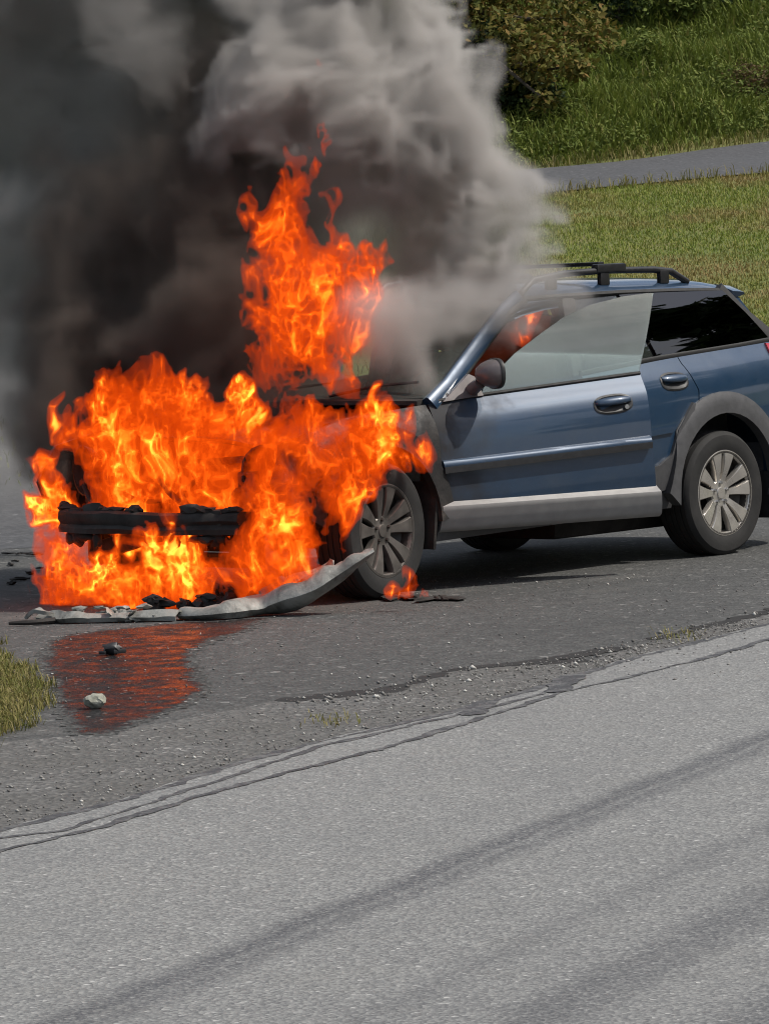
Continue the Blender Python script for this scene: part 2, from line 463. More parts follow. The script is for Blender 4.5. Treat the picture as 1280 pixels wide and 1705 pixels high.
    ro = t.mix(f, (0.92, 0.92, 0.92), t.ramp(n2, [(0.34, (0.17, 0.17, 0.17)), (0.48, (0.34, 0.34, 0.34)), (0.6, (0.66, 0.66, 0.66))]))
    t.bsdf(t.mix(f, dry, wet), ro, 0, t.bump(d, 0.55, 0.008), IOR=1.24)
    M['wet'] = t.m
ground_mats()

# ground terrain
gx = np.unique(np.concatenate([np.linspace(-300, -12, 16), np.arange(-12, 12.1, 0.5), np.linspace(12, 300, 16)]))
gy = np.unique(np.concatenate([np.linspace(-150, 20, 12), np.arange(20, 66, 0.5), np.linspace(66, 140, 30), np.linspace(140, 700, 12)]))
V = np.array([(x, y, tz(x, y) - (0.0 if y > 26 else 0.0)) for x in gx for y in gy])
nx_, ny_ = len(gx), len(gy)
ii, jj = np.meshgrid(np.arange(nx_ - 1), np.arange(ny_ - 1), indexing='ij')
q = (ii * ny_ + jj).ravel()
F = np.stack([q, q + ny_, q + ny_ + 1, q + 1], 1)
tag(from_np('ground', V, F, M['soil'], smooth=True), kind='structure')

def ragged(pts, step=0.12, amp=0.02, closed=False, seed=0):
    out = []
    n = len(pts)
    for i in range(n if closed else n - 1):
        a = np.array(pts[i], float); b = np.array(pts[(i + 1) % n], float)
        m = max(1, int(np.linalg.norm(b - a) / step))
        for k in range(m):
            p = a + (b - a) * k / m
            w = amp * np.array([mnoise.noise(Vector((p[0] * 6, p[1] * 6, seed))), mnoise.noise(Vector((p[0] * 6, p[1] * 6, seed + 9)))]) \
              + amp * 0.5 * np.array([mnoise.noise(Vector((p[0] * 19, p[1] * 19, seed))), mnoise.noise(Vector((p[0] * 19, p[1] * 19, seed + 9)))])
            out.append(tuple(p + w * 2))
    if not closed: out.append(tuple(pts[-1]))
    return out

def sheet(name, poly, z, mat, parent=None):
    bm = bmesh.new()
    f = bm.faces.new([bm.verts.new((x, y, z)) for x, y in poly])
    if f.normal.z < 0: f.normal_flip()
    bmesh.ops.triangulate(bm, faces=bm.faces)
    return from_bm(name, bm, mat, parent, smooth=False, recalc=False)

road_edge = [(-40, -55), (-10, -5.5), (-4, 6.3), (-1.18, 11.7), (-0.86, 12.27), (-0.51, 13.13), (-0.24, 13.62), (0.18, 14.29), (0.44, 14.79), (0.69, 15.35), (0.94, 15.95), (1.65, 17.24), (2.6, 18.6), (5, 20.4), (10, 22), (30, 23.5), (120, 23.9)]
edge_r = ragged(road_edge[2:13], 0.08, 0.012, seed=1)
road_poly = road_edge[:2] + edge_r + road_edge[13:] + [(120, -90), (-40, -90)]
tag(sheet('road', road_poly, 0.0060, M['road']), kind='structure')
tag(sheet('driveway', [(-30, 14.0), (-1.9, 13.0), (-1.3, 11.6), (2.4, 17.9), (5, 20.3), (9, 21.6), (26, 23.2), (26, 24.4), (6, 25.2), (-2, 25.3), (-30, 25.3)], 0.0030, M['driveway']), kind='structure')
crack = [(-0.45, 14.95), (-0.21, 15.07), (-0.03, 15.16), (0.11, 15.48), (0.24, 15.83), (0.43, 15.89), (0.6, 15.98), (0.82, 15.95), (0.97, 16.45), (1.25, 16.9), (1.45, 17.36), (1.7, 17.8), (2.6, 18.9)]
sh = ragged([(-1.42, 14.0), (-1.1, 14.05), (-0.8, 14.45)] + crack, 0.1, 0.03, seed=4)
low = [(2.4, 18.0), (1.6, 16.9), (0.9, 15.6), (0.2, 14.1), (-0.6, 12.7), (-1.3, 11.3), (-2.6, 8.6)]
tag(sheet('shoulder', sh + low, 0.0045, M['gravelly']), kind='structure')

def strip(name, pts, w, z, mat, seed, wamp=0.45, parent=None):
    pts = ragged(pts, 0.035, 0.012, seed=seed)
    L, Rr = [], []
    for i, p in enumerate(pts):
        a = np.array(pts[max(i - 1, 0)]); b = np.array(pts[min(i + 1, len(pts) - 1)])
        d = (b - a) / (np.linalg.norm(b - a) + 1e-9); n = np.array([-d[1], d[0]])
        ww = w * (1 + wamp * 2 * mnoise.noise(Vector((p[0] * 2.3, p[1] * 2.3, seed * 3.1))) + wamp * 1.6 * mnoise.noise(Vector((p[0] * 11, p[1] * 11, seed))) + wamp * mnoise.noise(Vector((p[0] * 27, p[1] * 27, seed))))
        ww = max(0.006, ww)
        if i == 0 or i == len(pts) - 1: ww *= 0.3
        L.append((*(np.array(p) + n * ww / 2), z)); Rr.append((*(np.array(p) - n * ww / 2), z))
    n = len(L)
    F = [(i, n + i, n + i + 1, i + 1) for i in range(n - 1)]
    o = from_np(name, np.array(L + Rr), np.array(F), mat, parent)
    return o
tar1 = [(-2.3, 9.4)] + road_edge[3:12] + [(2.2, 18.1)]
tar3 = [(-2.2, 9.0), (-1.13, 11.24), (-0.86, 11.66), (-0.62, 12.25), (-0.35, 12.75), (-0.04, 13.28), (0.31, 14.05), (0.64, 14.82), (0.87, 15.16), (1.19, 15.72), (1.57, 16.49), (2.1, 17.4)]
tar2 = [(-1.6, 10.7), (-1.16, 11.51), (-0.99, 11.6), (-0.76, 12.16), (-0.47, 12.87), (-0.24, 13.44), (0.09, 13.98), (0.32, 14.33), (0.55, 14.75), (0.71, 15.23)]
for i, (pp, w) in enumerate(((tar1, 0.038), (tar2, 0.026), (tar3, 0.034))):
    tag(strip('tar_seam', [(a + (0.02 if i == 0 else 0), b) for a, b in pp], w, 0.0072 + 0.0006 * i, M['tar'], 10 + i), kind='structure')
for i, pp in enumerate(([(0.26, 14.15), (0.31, 14.40), (0.35, 14.62)], [(0.60, 14.80), (0.66, 15.15), (0.72, 15.42)])):
    tag(strip('tar_patch', pp, 0.10, 0.0092 + 0.0005 * i, M['tar'], 20 + i, 0.3), kind='structure')
M['crack'] = simple('crack_painted_shadow', (0.016, 0.015, 0.014), 0.95, 0, 0.4, 30, 0.4)  # flat dark strips: the crack's shadow is put into this colour
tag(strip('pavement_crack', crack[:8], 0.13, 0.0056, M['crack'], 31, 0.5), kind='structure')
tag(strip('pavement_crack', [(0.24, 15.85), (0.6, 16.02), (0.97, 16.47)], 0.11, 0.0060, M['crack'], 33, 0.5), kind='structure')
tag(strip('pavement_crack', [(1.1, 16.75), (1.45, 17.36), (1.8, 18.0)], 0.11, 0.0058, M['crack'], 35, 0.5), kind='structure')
puddle = [(-1.55, 17.86), (-1.51, 18.2), (-1.24, 18.5), (-0.88, 18.7), (-0.55, 18.75), (-0.62, 18.1), (-0.75, 17.68), (-0.85, 17.03), (-0.78, 16.21), (-0.71, 15.49), (-0.76, 14.97), (-0.91, 14.43), (-1.01, 14.03), (-1.15, 14.14), (-1.26, 14.86), (-1.37, 15.77), (-1.5, 16.8)]
def wet_sheet(poly, z):
    P = np.array(poly); xs = np.arange(P[:, 0].min() - .06, P[:, 0].max() + .06, 0.03); ys = np.arange(P[:, 1].min() - .1, P[:, 1].max() + .1, 0.06)
    X, Y = np.meshgrid(xs, ys, indexing='ij')
    ins = np.zeros(X.shape, bool); dist = np.full(X.shape, 9.0)
    for i in range(len(P)):
        a, b = P[i], P[(i + 1) % len(P)]
        cr = (a[1] > Y) != (b[1] > Y)
        with np.errstate(divide='ignore', invalid='ignore'):
            xi = (b[0] - a[0]) * (Y - a[1]) / (b[1] - a[1]) + a[0]
        ins ^= cr & (X < xi)
        dv = b - a; t_ = np.clip(((X - a[0]) * dv[0] + (Y - a[1]) * dv[1]) / (dv @ dv), 0, 1)
        dist = np.minimum(dist, np.hypot(X - a[0] - t_ * dv[0], (Y - a[1] - t_ * dv[1]) * 0.6))
    sd_ = np.where(ins, dist, -dist)
    keep = sd_ > -0.03
    idx = np.full(X.shape, -1); idx[keep] = np.arange(keep.sum())
    q = np.stack([idx[:-1, :-1], idx[1:, :-1], idx[1:, 1:], idx[:-1, 1:]], -1).reshape(-1, 4); q = q[(q >= 0).all(1)]
    V = np.stack([X[keep], Y[keep], np.full(keep.sum(), z)], 1)
    o = from_np('puddle', V, q, M['wet'])
    at_ = o.data.attributes.new('film', 'FLOAT', 'POINT'); at_.data.foreach_set('value', np.clip(sd_[keep] / 0.13 + .1, 0, 1).astype(np.float32))
    return o
tag(wet_sheet(puddle, 0.0050), kind='structure')

# footpath climbing across the slope
def rise_mesh():
    Vs, Fs = [], []
    ys = np.concatenate([np.arange(24.5, 44.1, 0.5)])
    for y in ys:
        x1 = float(np.interp(y, [24.5, 30, 44], [-0.6, -0.2, -1.2])) + 0.1 * mnoise.noise(Vector((y, 0, 1)))
        for k in range(9): Vs.append((-16 + (x1 + 16) * k / 8, y, tz(0, y) + (0.0045 if y < 25.6 else 0.012) + (0.05 if 29 < y < 42 else 0)))
    for i in range(len(ys) - 1):
        for k in range(8):
            a = i * 9 + k; Fs.append((a, a + 1, a + 10, a + 9))
    return np.array(Vs), np.array(Fs)
rv, rf = rise_mesh()
tag(from_np('driveway', rv, rf, M['path'], smooth=True), kind='structure')
def path_mesh():
    Vs, Fs = [], []
    xs = np.arange(-14, 14.01, 0.5)
    for x in xs:
        n0 = 43.15 + 0.48 * x; f0 = 46.3 + 0.56 * x
        if x < 0: n0 = 43.15 + 0.2 * x; f0 = 46.3 + 0.25 * x
        for k in range(9):
            y = n0 + (f0 - n0) * k / 8 + (0.06 * mnoise.noise(Vector((x * 1.3, k, 2))) if k in (0, 8) else 0)
            Vs.append((x, y, tz(x, y) + 0.018))
    for i in range(len(xs) - 1):
        for k in range(8):
            a = i * 9 + k; Fs.append((a, a + 9, a + 10, a + 1))
    return np.array(Vs), np.array(Fs)
pv, pf = path_mesh()
tag(from_np('path', pv, pf, M['path'], smooth=True), kind='structure')
# ------------------------------------------------------------------ the burning wagon (local axes: +X forward, +Y its left side, origin under the rear axle)
CAR_RZ = math.atan2(-math.sin(0.8123001), -math.cos(0.8123001))
car = empty('station_wagon', (1.198365, 22.0, 0.0), CAR_RZ)
tag(car, 'blue estate car with its front end ablaze and front door standing open', 'car')
CARM = Matrix.Translation((1.198365, 22.0, 0.0)) @ Matrix.Rotation(CAR_RZ, 4, 'Z')
CARI = CARM.inverted()

def zbelt(x): return interp(x, [-1.1, -0.6, 0.4, 1.0, 2.2, 3.5], [1.15, 1.135, 1.078, 1.03, 0.945, 0.86])
TT = [-1.0, -0.75, -0.62, -0.5, -0.35, -0.22, -0.15, -0.10, -0.06, -0.03, 0.0, 0.02]
TY = [0.80, 0.845, 0.868, 0.882, 0.887, 0.882, 0.873, 0.858, 0.833, 0.808, 0.788, 0.780]
def plan(x):
    if x > 1.6: return 1 - 0.055 * ((x - 1.6) / 2.0) ** 2.2
    if x < 0.0: return 1 - 0.05 * ((-x) / 1.1) ** 1.8
    return 1.0
def yside(x, z):
    t = z - zbelt(x)
    return float(np.interp(t, TT, TY)) * plan(x)
def yglass(x, z):
    t = z - zbelt(x)
    return (0.778 - 0.30 * t - 0.33 * t * t) * plan(x) - 0.008 + 0.012 * (1 - ((x - 0.6) / 1.4) ** 2)

def bisect_grid(bm, xs, zs):
    for x in xs: bmesh.ops.bisect_plane(bm, geom=bm.verts[:] + bm.edges[:] + bm.faces[:], plane_co=(x, 0, 0), plane_no=(1, 0, 0))
    for z in zs: bmesh.ops.bisect_plane(bm, geom=bm.verts[:] + bm.edges[:] + bm.faces[:], plane_co=(0, 0, z), plane_no=(0, 0, 1))

def skin(name, poly, yf, thick, mat, parent, side=1, dx=0.10, dz=0.035, off=0.0, sharp=40, lay=None, xf=None):
    """A panel: outline poly in the side view (x, z), wrapped on the surface y = yf(x, z) + off, with thickness inward."""
    bm = bmesh.new()
    f = bm.faces.new([bm.verts.new((x, 0, z)) for x, z in poly])
    X = [p[0] for p in poly]; Z = [p[1] for p in poly]
    bisect_grid(bm, np.arange(min(X) + dx, max(X) - 0.01, dx), np.arange(min(Z) + dz, max(Z) - 0.005, dz))
    bmesh.ops.triangulate(bm, faces=[f for f in bm.faces if len(f.verts) > 4])
    for v in bm.verts: v.co.y = (yf(v.co.x, v.co.z) + off) * side
    bm.normal_update()
    s = sum(f.normal.y * f.calc_area() for f in bm.faces)
    if s * side < 0:
        bmesh.ops.reverse_faces(bm, faces=bm.faces)
    inner = bmesh.ops.duplicate(bm, geom=bm.verts[:] + bm.edges[:] + bm.faces[:])
    vm = {}
    old_faces = [f for f in bm.faces if f not in set(inner['geom'])]
    bed = [e for e in bm.edges if len(e.link_faces) == 1 and e not in set(inner['geom'])]
    vmap = inner['vert_map']
    inv = [g for g in inner['geom'] if isinstance(g, bmesh.types.BMVert)]
    for v in inv: v.co.y -= thick * side
    bmesh.ops.reverse_faces(bm, faces=[g for g in inner['geom'] if isinstance(g, bmesh.types.BMFace)])
    for e in bed:
        a, b = e.verts
        try: bm.faces.new((b, a, vmap[a], vmap[b]))
        except ValueError: pass
    if xf is not None:
        for v in bm.verts: v.co = xf(v.co)
    return from_bm(name, bm, mat, parent, sharp=sharp)

def arc(cx, cz, r, a0, a1, n=14, rz=None):
    rz = rz or r
    return [(cx + r * math.cos(R(a0 + (a1 - a0) * i / n)), cz + rz * math.sin(R(a0 + (a1 - a0) * i / n))) for i in range(n + 1)]

WB = 2.67
ARC_Z = 0.355
# outlines -------------------------------------------------
rear_arch = arc(0, ARC_Z, 0.43, 5, 175, 18)
def quarter_poly():
    top = [(-0.90, 1.12), (-0.6, zbelt(-0.6) - 0.004), (-0.2, zbelt(-0.2) - 0.004), (0.245, zbelt(0.245) - 0.004)]
    edge = [(0.245, 1.04), (0.225, 0.98), (0.185, 0.90), (0.20, 0.80)]
    a = [(0.36, 0.58), ] + arc(0, ARC_Z, 0.43, 32, 170, 16)
    return top + edge + a + [(-0.75, 0.44), (-0.98, 0.70), (-0.98, 0.95)]
def rear_door_poly():
    return [(1.045, zbelt(1.045) - 0.004), (0.6, zbelt(0.6) - 0.004), (0.252, zbelt(0.252) - 0.004), (0.252, 1.04), (0.232, 0.98), (0.193, 0.90), (0.208, 0.80), (0.368, 0.58), (0.43, 0.40), (1.045, 0.36)]
def fender_poly():
    a = arc(WB, ARC_Z, 0.42, 170, 12, 18)
    return [(2.245, 0.935), (2.245, 0.40)] + a + [(3.32, 0.45), (3.40, 0.62), (3.30, 0.80), (2.8, 0.90)]
for s in (1, -1):
    skin('rear_quarter_panel', quarter_poly(), yside, 0.03, M['paint'], car, s)
    if s == -1:
        skin('front_door', [(2.235, 0.935), (1.06, zbelt(1.06) - 0.004), (1.06, 0.33), (2.235, 0.33)], yside, 0.05, M['paint'], car, s)
    skin('front_fender', fender_poly(), yside, 0.02, M['burnt'], car, s)
    # arch cladding
    ring = arc(0, ARC_Z, 0.525, -2, 148, 18) + [(-0.62, 0.58), (-0.60, 0.34)] + arc(0, ARC_Z, 0.415, 178, -2, 20)[::1]
    ring = arc(0, ARC_Z, 0.535, 40, 168, 16, 0.53) + [(-0.62, 0.42), (-0.60, 0.32), (-0.40, 0.30)] + arc(0, ARC_Z, 0.415, 178, 2, 22) + [(0.42, 0.30), (0.50, 0.37), (0.45, 0.52)]
    def yfl(x, z):
        r = math.hypot(x, z - ARC_Z)
        return 0.893 + 0.022 * max(0.0, min(1.0, (0.535 - r) / 0.05)) if z > 0.2 else 0.9
    skin('wheel_arch_cladding', ring, yfl, 0.06, M['cladding'], car, s, dx=0.035, dz=0.03, sharp=50)
    fr = arc(WB, ARC_Z, 0.50, 178, 8, 18) + arc(WB, ARC_Z, 0.405, 4, 180, 20)
    skin('wheel_arch_cladding', fr, lambda x, z: 0.885 * plan(x) + 0.01, 0.05, M['burnt'] if s == 1 else M['char'], car, s, dx=0.04, dz=0.04, sharp=50)
    skin('side_sill', [(0.40, 0.285), (0.40, 0.372), (1.06, 0.355), (2.24, 0.335), (2.24, 0.25)], lambda x, z: 0.80 + 0.05 * (z - 0.2) / 0.15, 0.10, M['cladding'], car, s)
rd = skin('rear_door', rear_door_poly(), yside, 0.05, M['paint'], car, 1)
skin('rear_door', rear_door_poly(), yside, 0.05, M['paint'], car, -1)
# lower cladding corner and moulding on the rear door
skin('door_cladding', [(1.04, 0.375), (0.57, 0.375), (0.425, 0.40), (0.37, 0.575), (0.245, 0.83), (0.262, 0.84), (0.40, 0.70), (0.46, 0.57), (0.56, 0.52), (1.04, 0.50)], lambda x, z: yside(x, z) + 0.004, 0.03, M['cladding'], rd, 1, off=0.014, dx=0.05)
skin('moulding', [(1.03, 0.655), (0.44, 0.69), (0.41, 0.722), (1.03, 0.69)], yside, 0.02, M['paint'], rd, 1, off=0.014, dz=0.012)

def door_handle(parent, x, z, yf, xf=None, side=1, rot=0.0):
    """oval recessed grip: dark cup, rim and bar"""
    ca, sa = math.cos(rot), math.sin(rot)
    def P(u, v): return (x + u * ca - v * sa, z + u * sa + v * ca)
    def oval(a, b, n=22, p=2.6):
        out = []
        for k in range(n):
            t = 2 * math.pi * k / n
            c, s_ = math.cos(t), math.sin(t)
            out.append((math.copysign(abs(c) ** (2 / p), c) * a, math.copysign(abs(s_) ** (2 / p), s_) * b))
        return out
    o1 = oval(0.112, 0.050); o2 = oval(0.102, 0.041)
    bm = bmesh.new()
    y0 = yf(x, z)
    # rim
    A = [bm.verts.new((P(u, v)[0], yf(*P(u, v)) + 0.003, P(u, v)[1])) for u, v in o1]
    B = [bm.verts.new((P(u, v)[0], yf(*P(u, v)) + 0.006, P(u, v)[1])) for u, v in o2]
    C = [bm.verts.new((P(u * 0.95, v * 0.9)[0], yf(*P(u, v)) + 0.001, P(u * .95, v * .9)[1])) for u, v in o2]
    n = len(A)
    for i in range(n):
        j = (i + 1) % n
        bm.faces.new((A[i], A[j], B[j], B[i])); bm.faces.new((B[i], B[j], C[j], C[i]))
    bm.faces.new(C)
    if xf: 
        for v in bm.verts: v.co = xf(v.co)
    h = from_bm('door_handle', bm, M['black'], parent, sharp=60)
    return h

def handle_bar(parent, x, z, yf, xf=None, rot=0.0):
    bm = bmesh.new()
    ca, sa = math.cos(rot), math.sin(rot)
    pts = []
    prof = [(-0.10, 0.012), (-0.085, 0.024), (-0.03, 0.031), (0.03, 0.030), (0.08, 0.022), (0.10, 0.008)]
    rings = []
    for u, h in prof:
        ring = []
        for k in range(10):
            t = 2 * math.pi * k / 10
            du = u; dv = 0.016 + 0.022 * math.sin(t) * (1 - (u / 0.12) ** 2) ** 0.5
            px, pz = x + du * ca - dv * sa, z + du * sa + dv * ca
            ring.append(bm.verts.new((px, yf(px, pz) + 0.002 + h * max(0.0, 0.5 + 0.5 * math.cos(t)), pz)))
        rings.append(ring)
    for i in range(len(rings) - 1):
        for k in range(10): bm.faces.new((rings[i][k], rings[i][(k + 1) % 10], rings[i + 1][(k + 1) % 10], rings[i + 1][k]))
    bm.faces.new(rings[0]); bm.faces.new(rings[-1])
    if xf:
        for v in bm.verts: v.co = xf(v.co)
    return from_bm('handle_bar', bm, M['paint'], parent, sharp=60)
door_handle(rd, 0.375, 0.958, yside); handle_bar(rd, 0.375, 0.958, yside)

# ---------------------------------------------------------- greenhouse
ROOF_X = [1.36, 1.26, 1.05, 0.6, 0.0, -0.35, -0.50]
def roof_z(x, y):
    base = interp(x, [-0.55, -0.35, 0.0, 0.6, 1.05, 1.28, 1.40], [1.485, 1.508, 1.525, 1.533, 1.520, 1.485, 1.445])
    a = abs(y)
    return base - interp(a, [0, 0.3, 0.45, 0.52, 0.565, 0.60, 0.622], [0, 0.008, 0.025, 0.040, 0.062, 0.088, 0.112])
def roof_half(x): return 0.618 - 0.03 * max(0, (-x - 0.1) / 0.4) ** 2 - 0.035 * max(0, (x - 1.0) / 0.4) ** 2
bm = bmesh.new()
ysn = np.array([-1, -.985, -.96, -.925, -.87, -.8, -.6, -.3, 0, .3, .6, .8, .87, .925, .96, .985, 1])
xsn = np.concatenate([np.linspace(1.40, 1.2, 4), np.linspace(1.1, -0.3, 12), np.linspace(-0.36, -0.52, 4)])
rows = []
for x in xsn:
    bow = lambda yy: 0.05 * (1 - (yy / 0.6) ** 2) if x > 1.15 else 0.0
    rows.append([bm.verts.new((x + (bow(s * 0.618) * (x - 1.15) / 0.25 if x > 1.15 else 0), s * roof_half(x), roof_z(x, s * 0.622))) for s in ysn])
for i in range(len(rows) - 1):
    for k in range(len(ysn) - 1): bm.faces.new((rows[i][k], rows[i][k + 1], rows[i + 1][k + 1], rows[i + 1][k]))
bm.normal_update()
if sum(f.normal.z for f in bm.faces) < 0: bmesh.ops.reverse_faces(bm, faces=bm.faces)
d = bmesh.ops.duplicate(bm, geom=bm.verts[:] + bm.edges[:] + bm.faces[:])
for g in d['geom']:
    if isinstance(g, bmesh.types.BMVert): g.co.z -= 0.03; g.co.y *= 0.985
roof = from_bm('roof', bm, M['paint'], car, sharp=45, recalc=False)
# spoiler at the roof's trailing edge
bm = bmesh.new()
sp = []
for k in range(13):
    s = -1 + 2 * k / 12
    y = 0.60 * s; e = abs(s) ** 6
    sp.append([bm.verts.new(p) for p in ((-0.49, y, 1.472 - 0.055 * e), (-0.60 + 0.04 * e, y, 1.462 - 0.05 * e), (-0.655 + 0.06 * e, y * 0.99, 1.452 - 0.045 * e), (-0.66 + 0.06 * e, y * 0.99, 1.432 - 0.035 * e), (-0.60 + .04 * e, y * .98, 1.415 - 0.03 * e), (-0.47, y * 0.97, 1.40 - 0.02 * e))])
for i in range(12):
    for k in range(6): bm.faces.new((sp[i][k], sp[i][(k + 1) % 6], sp[i + 1][(k + 1) % 6], sp[i + 1][k]))
bm.faces.new(sp[0]); bm.faces.new(sp[-1])
from_bm('rear_spoiler', bm, M['paint'], car, sharp=40)

def beam(name, pts, w, h, mat, side_vec=(0, 1, 0)):
    """box-section bar along pts"""
    bm = bmesh.new()
    pts = [Vector(p) for p in pts]; rings = []
    for i, p in enumerate(pts):
        d = (pts[min(i + 1, len(pts) - 1)] - pts[max(0, i - 1)]).normalized()
        n = Vector(side_vec); n = (n - d * n.dot(d)).normalized(); b = d.cross(n).normalized()
        ring = []
        for a, c in ((-1, -.7), (-.7, -1), (.7, -1), (1, -.7), (1, .7), (.7, 1), (-.7, 1), (-1, .7)):
            ring.append(bm.verts.new(p + n * (a * h / 2) + b * (c * w / 2)))
        rings.append(ring)
    for i in range(len(rings) - 1):
        for k in range(8): bm.faces.new((rings[i][k], rings[i][(k + 1) % 8], rings[i + 1][(k + 1) % 8], rings[i + 1][k]))
    bm.faces.new(rings[0]); bm.faces.new(rings[-1])
    return from_bm(name, bm, mat, car, sharp=50)

for s in (1, -1):
    beam('windscreen_pillar', [(2.20, 0.775 * s, 0.93), (2.05, 0.762 * s, 1.015), (1.72, 0.70 * s, 1.225), (1.48, 0.648 * s, 1.365), (1.32, 0.612 * s, 1.437)], 0.085, 0.06, M['paint'], (0, s, 0.5))
    beam('pillar_seal', [(2.10, 0.792 * s, 0.965), (2.0, 0.780 * s, 1.02), (1.68, 0.716 * s, 1.225), (1.45, 0.667 * s, 1.365), (1.29, 0.635 * s, 1.425)], 0.035, 0.03, M['seal'], (0, s, 0.5))
    beam('roof_seal', [(1.32, 0.618 * s, 1.432), (1.05, 0.622 * s, 1.437), (0.5, 0.624 * s, 1.440), (0.0, 0.622 * s, 1.434), (-0.34, 0.612 * s, 1.424)], 0.022, 0.03, M['seal'], (0, s, 0.5))
    beam('centre_pillar', [(1.0, 0.735 * s, 0.95), (0.99, 0.70 * s, 1.15), (0.93, 0.608 * s, 1.42)], 0.10, 0.05, M['interior_dark'], (0, s, 0.4))
    beam('rear_pillar', [(0.40, 0.735 * s, 1.07), (0.47, 0.68 * s, 1.22), (0.55, 0.600 * s, 1.425)], 0.06, 0.04, M['interior_dark'], (0, s, 0.4))
    beam('belt_moulding', [(2.15, 0.800 * s, 0.948), (1.05, 0.790 * s, 1.032), (0.40, 0.784 * s, 1.083), (-0.60, 0.778 * s * 0.985, 1.141)], 0.022, 0.02, M['seal'], (0, s, 0)) if s == -1 else \
        beam('belt_moulding', [(1.05, 0.788, 1.034), (0.40, 0.782, 1.084), (-0.30, 0.776, 1.122), (-0.62, 0.770 * 0.985, 1.143)], 0.026, 0.022, M['seal'], (0, 1, 0))
    # tailgate pillar, wrapped in dark glass
    beam('tailgate_pillar', [(-0.36, 0.592 * s, 1.430), (-0.50, 0.650 * s, 1.28), (-0.66, 0.735 * s, 1.13), (-0.80, 0.76 * s, 1.02)], 0.09, 0.05, M['seal'], (0, s, 0.4))
    # side glass
    def gpoly(pts): return pts
    skin('rear_door_glass', [(0.985, zbelt(0.985)), (0.43, zbelt(0.43)), (0.47, 1.20), (0.555, 1.432), (0.93, 1.434)], yglass, 0.005, M['glass_mid'], car, s, dx=0.05, dz=0.04)
    skin('quarter_glass', [(0.40, zbelt(0.40)), (0.0, zbelt(0)), (-0.60, zbelt(-0.6)), (-0.45, 1.30), (-0.325, 1.424), (0.1, 1.430), (0.53, 1.432), (0.44, 1.20)], yglass, 0.005, M['glass_dark'], car, s, dx=0.05, dz=0.04, off=0.004)
# windscreen
def shield_pt(u, v):          # u -1..1 across, v 0..1 up
    x0 = 2.16 + 0.12 * (1 - u * u); x1 = 1.355 + 0.055 * (1 - u * u)
    y0 = 0.735 * u; y1 = 0.585 * u
    z0 = 0.965 + 0.0 * u; z1 = 1.428 + 0.012 * (1 - u * u)
    bul = 0.018 * math.sin(math.pi * v)
    return (x0 + (x1 - x0) * v, y0 + (y1 - y0) * v, z0 + (z1 - z0) * v + bul)
Vv = [shield_pt(-1 + 2 * i / 12, j / 8) for i in range(13) for j in range(9)]
Ff = [(i * 9 + j, (i + 1) * 9 + j, (i + 1) * 9 + j + 1, i * 9 + j + 1) for i in range(12) for j in range(8)]
from_np('windscreen', np.array(Vv), np.array(Ff), M['glass_shield'], car, smooth=True)
beam('windscreen_header', [(1.345, -0.60, 1.425), (1.375, -0.4, 1.437), (1.40, 0, 1.443), (1.375, 0.4, 1.437), (1.345, 0.60, 1.425)], 0.05, 0.02, M['seal'], (0, 0, 1))
beam('cowl', [(2.20, -0.74, 0.945), (2.30, -0.4, 0.955), (2.34, 0, 0.958), (2.30, 0.4, 0.955), (2.20, 0.74, 0.945)], 0.16, 0.03, M['char'], (0, 0, 1))
# wiper arms lying at the foot of the screen
for yy in (-0.45, 0.15):
    bm = bmesh.new(); add_tube(bm, [(2.27, yy, 0.985), (2.18, yy + 0.25, 1.03), (2.14, yy + 0.5, 1.045)], 0.008, 6); from_bm('wiper', bm, M['black'], car)
# tailgate, rear bumper, lamps
tg = skin('tailgate', [(-0.62, 0.55), (0.62, 0.55), (0.66, 1.12), (0.57, 1.42), (-0.57, 1.42), (-0.66, 1.12)], lambda y, z: interp(z, [0.5, 0.8, 1.10, 1.42], [1.06, 1.02, 0.78, 0.53]), 0.04, M['paint'], car, 1, dx=0.2, dz=0.1,
          xf=lambda c: Vector((-c.y, c.x, c.z)))
skin('tailgate_glass', [(-0.60, 1.14), (0.60, 1.14), (0.52, 1.40), (-0.52, 1.40)], lambda y, z: interp(z, [0.5, 0.8, 1.10, 1.42], [1.06, 1.02, 0.78, 0.53]) + 0.012, 0.008, M['glass_dark'], tg, 1, dx=0.2, dz=0.1, xf=lambda c: Vector((-c.y, c.x, c.z)))
bm = bmesh.new()
secs = []
for k in range(25):
    t = math.pi * (k / 24)
    y = 0.875 * math.cos(t); xx = -0.50 - 0.62 * (math.sin(t) ** 0.55)
    n = Vector((-(math.sin(t) ** 0.6), math.cos(t), 0))
    secs.append([bm.verts.new(Vector((xx, y, z)) + Vector((-dx_ if abs(y) < 0.86 else 0, (0.02 if y > 0 else -0.02) * o_, 0))) for z, dx_, o_ in ((0.33, -0.02, 0), (0.36, 0.02, .8), (0.50, 0.035, 1), (0.60, 0.03, .8), (0.71, 0.0, 0.3))])
for i in range(24):
    for k in range(4): bm.faces.new((secs[i][k], secs[i + 1][k], secs[i + 1][k + 1], secs[i][k + 1]))
from_bm('rear_bumper', bm, M['cladding'], car, sharp=50)
for s in (1, -1):
    bm = bmesh.new()
    prism(bm, [(-0.515, 1.125), (-0.50, 1.07), (-0.515, 0.97), (-0.62, 0.92), (-0.97, 0.92), (-0.88, 1.10)], 0, 0.05, lambda u, v, dd: Vector((u, s * (yside(u, v) + 0.012 - dd), v)))
    from_bm('tail_lamp', bm, M['lens'], car, sharp=40)
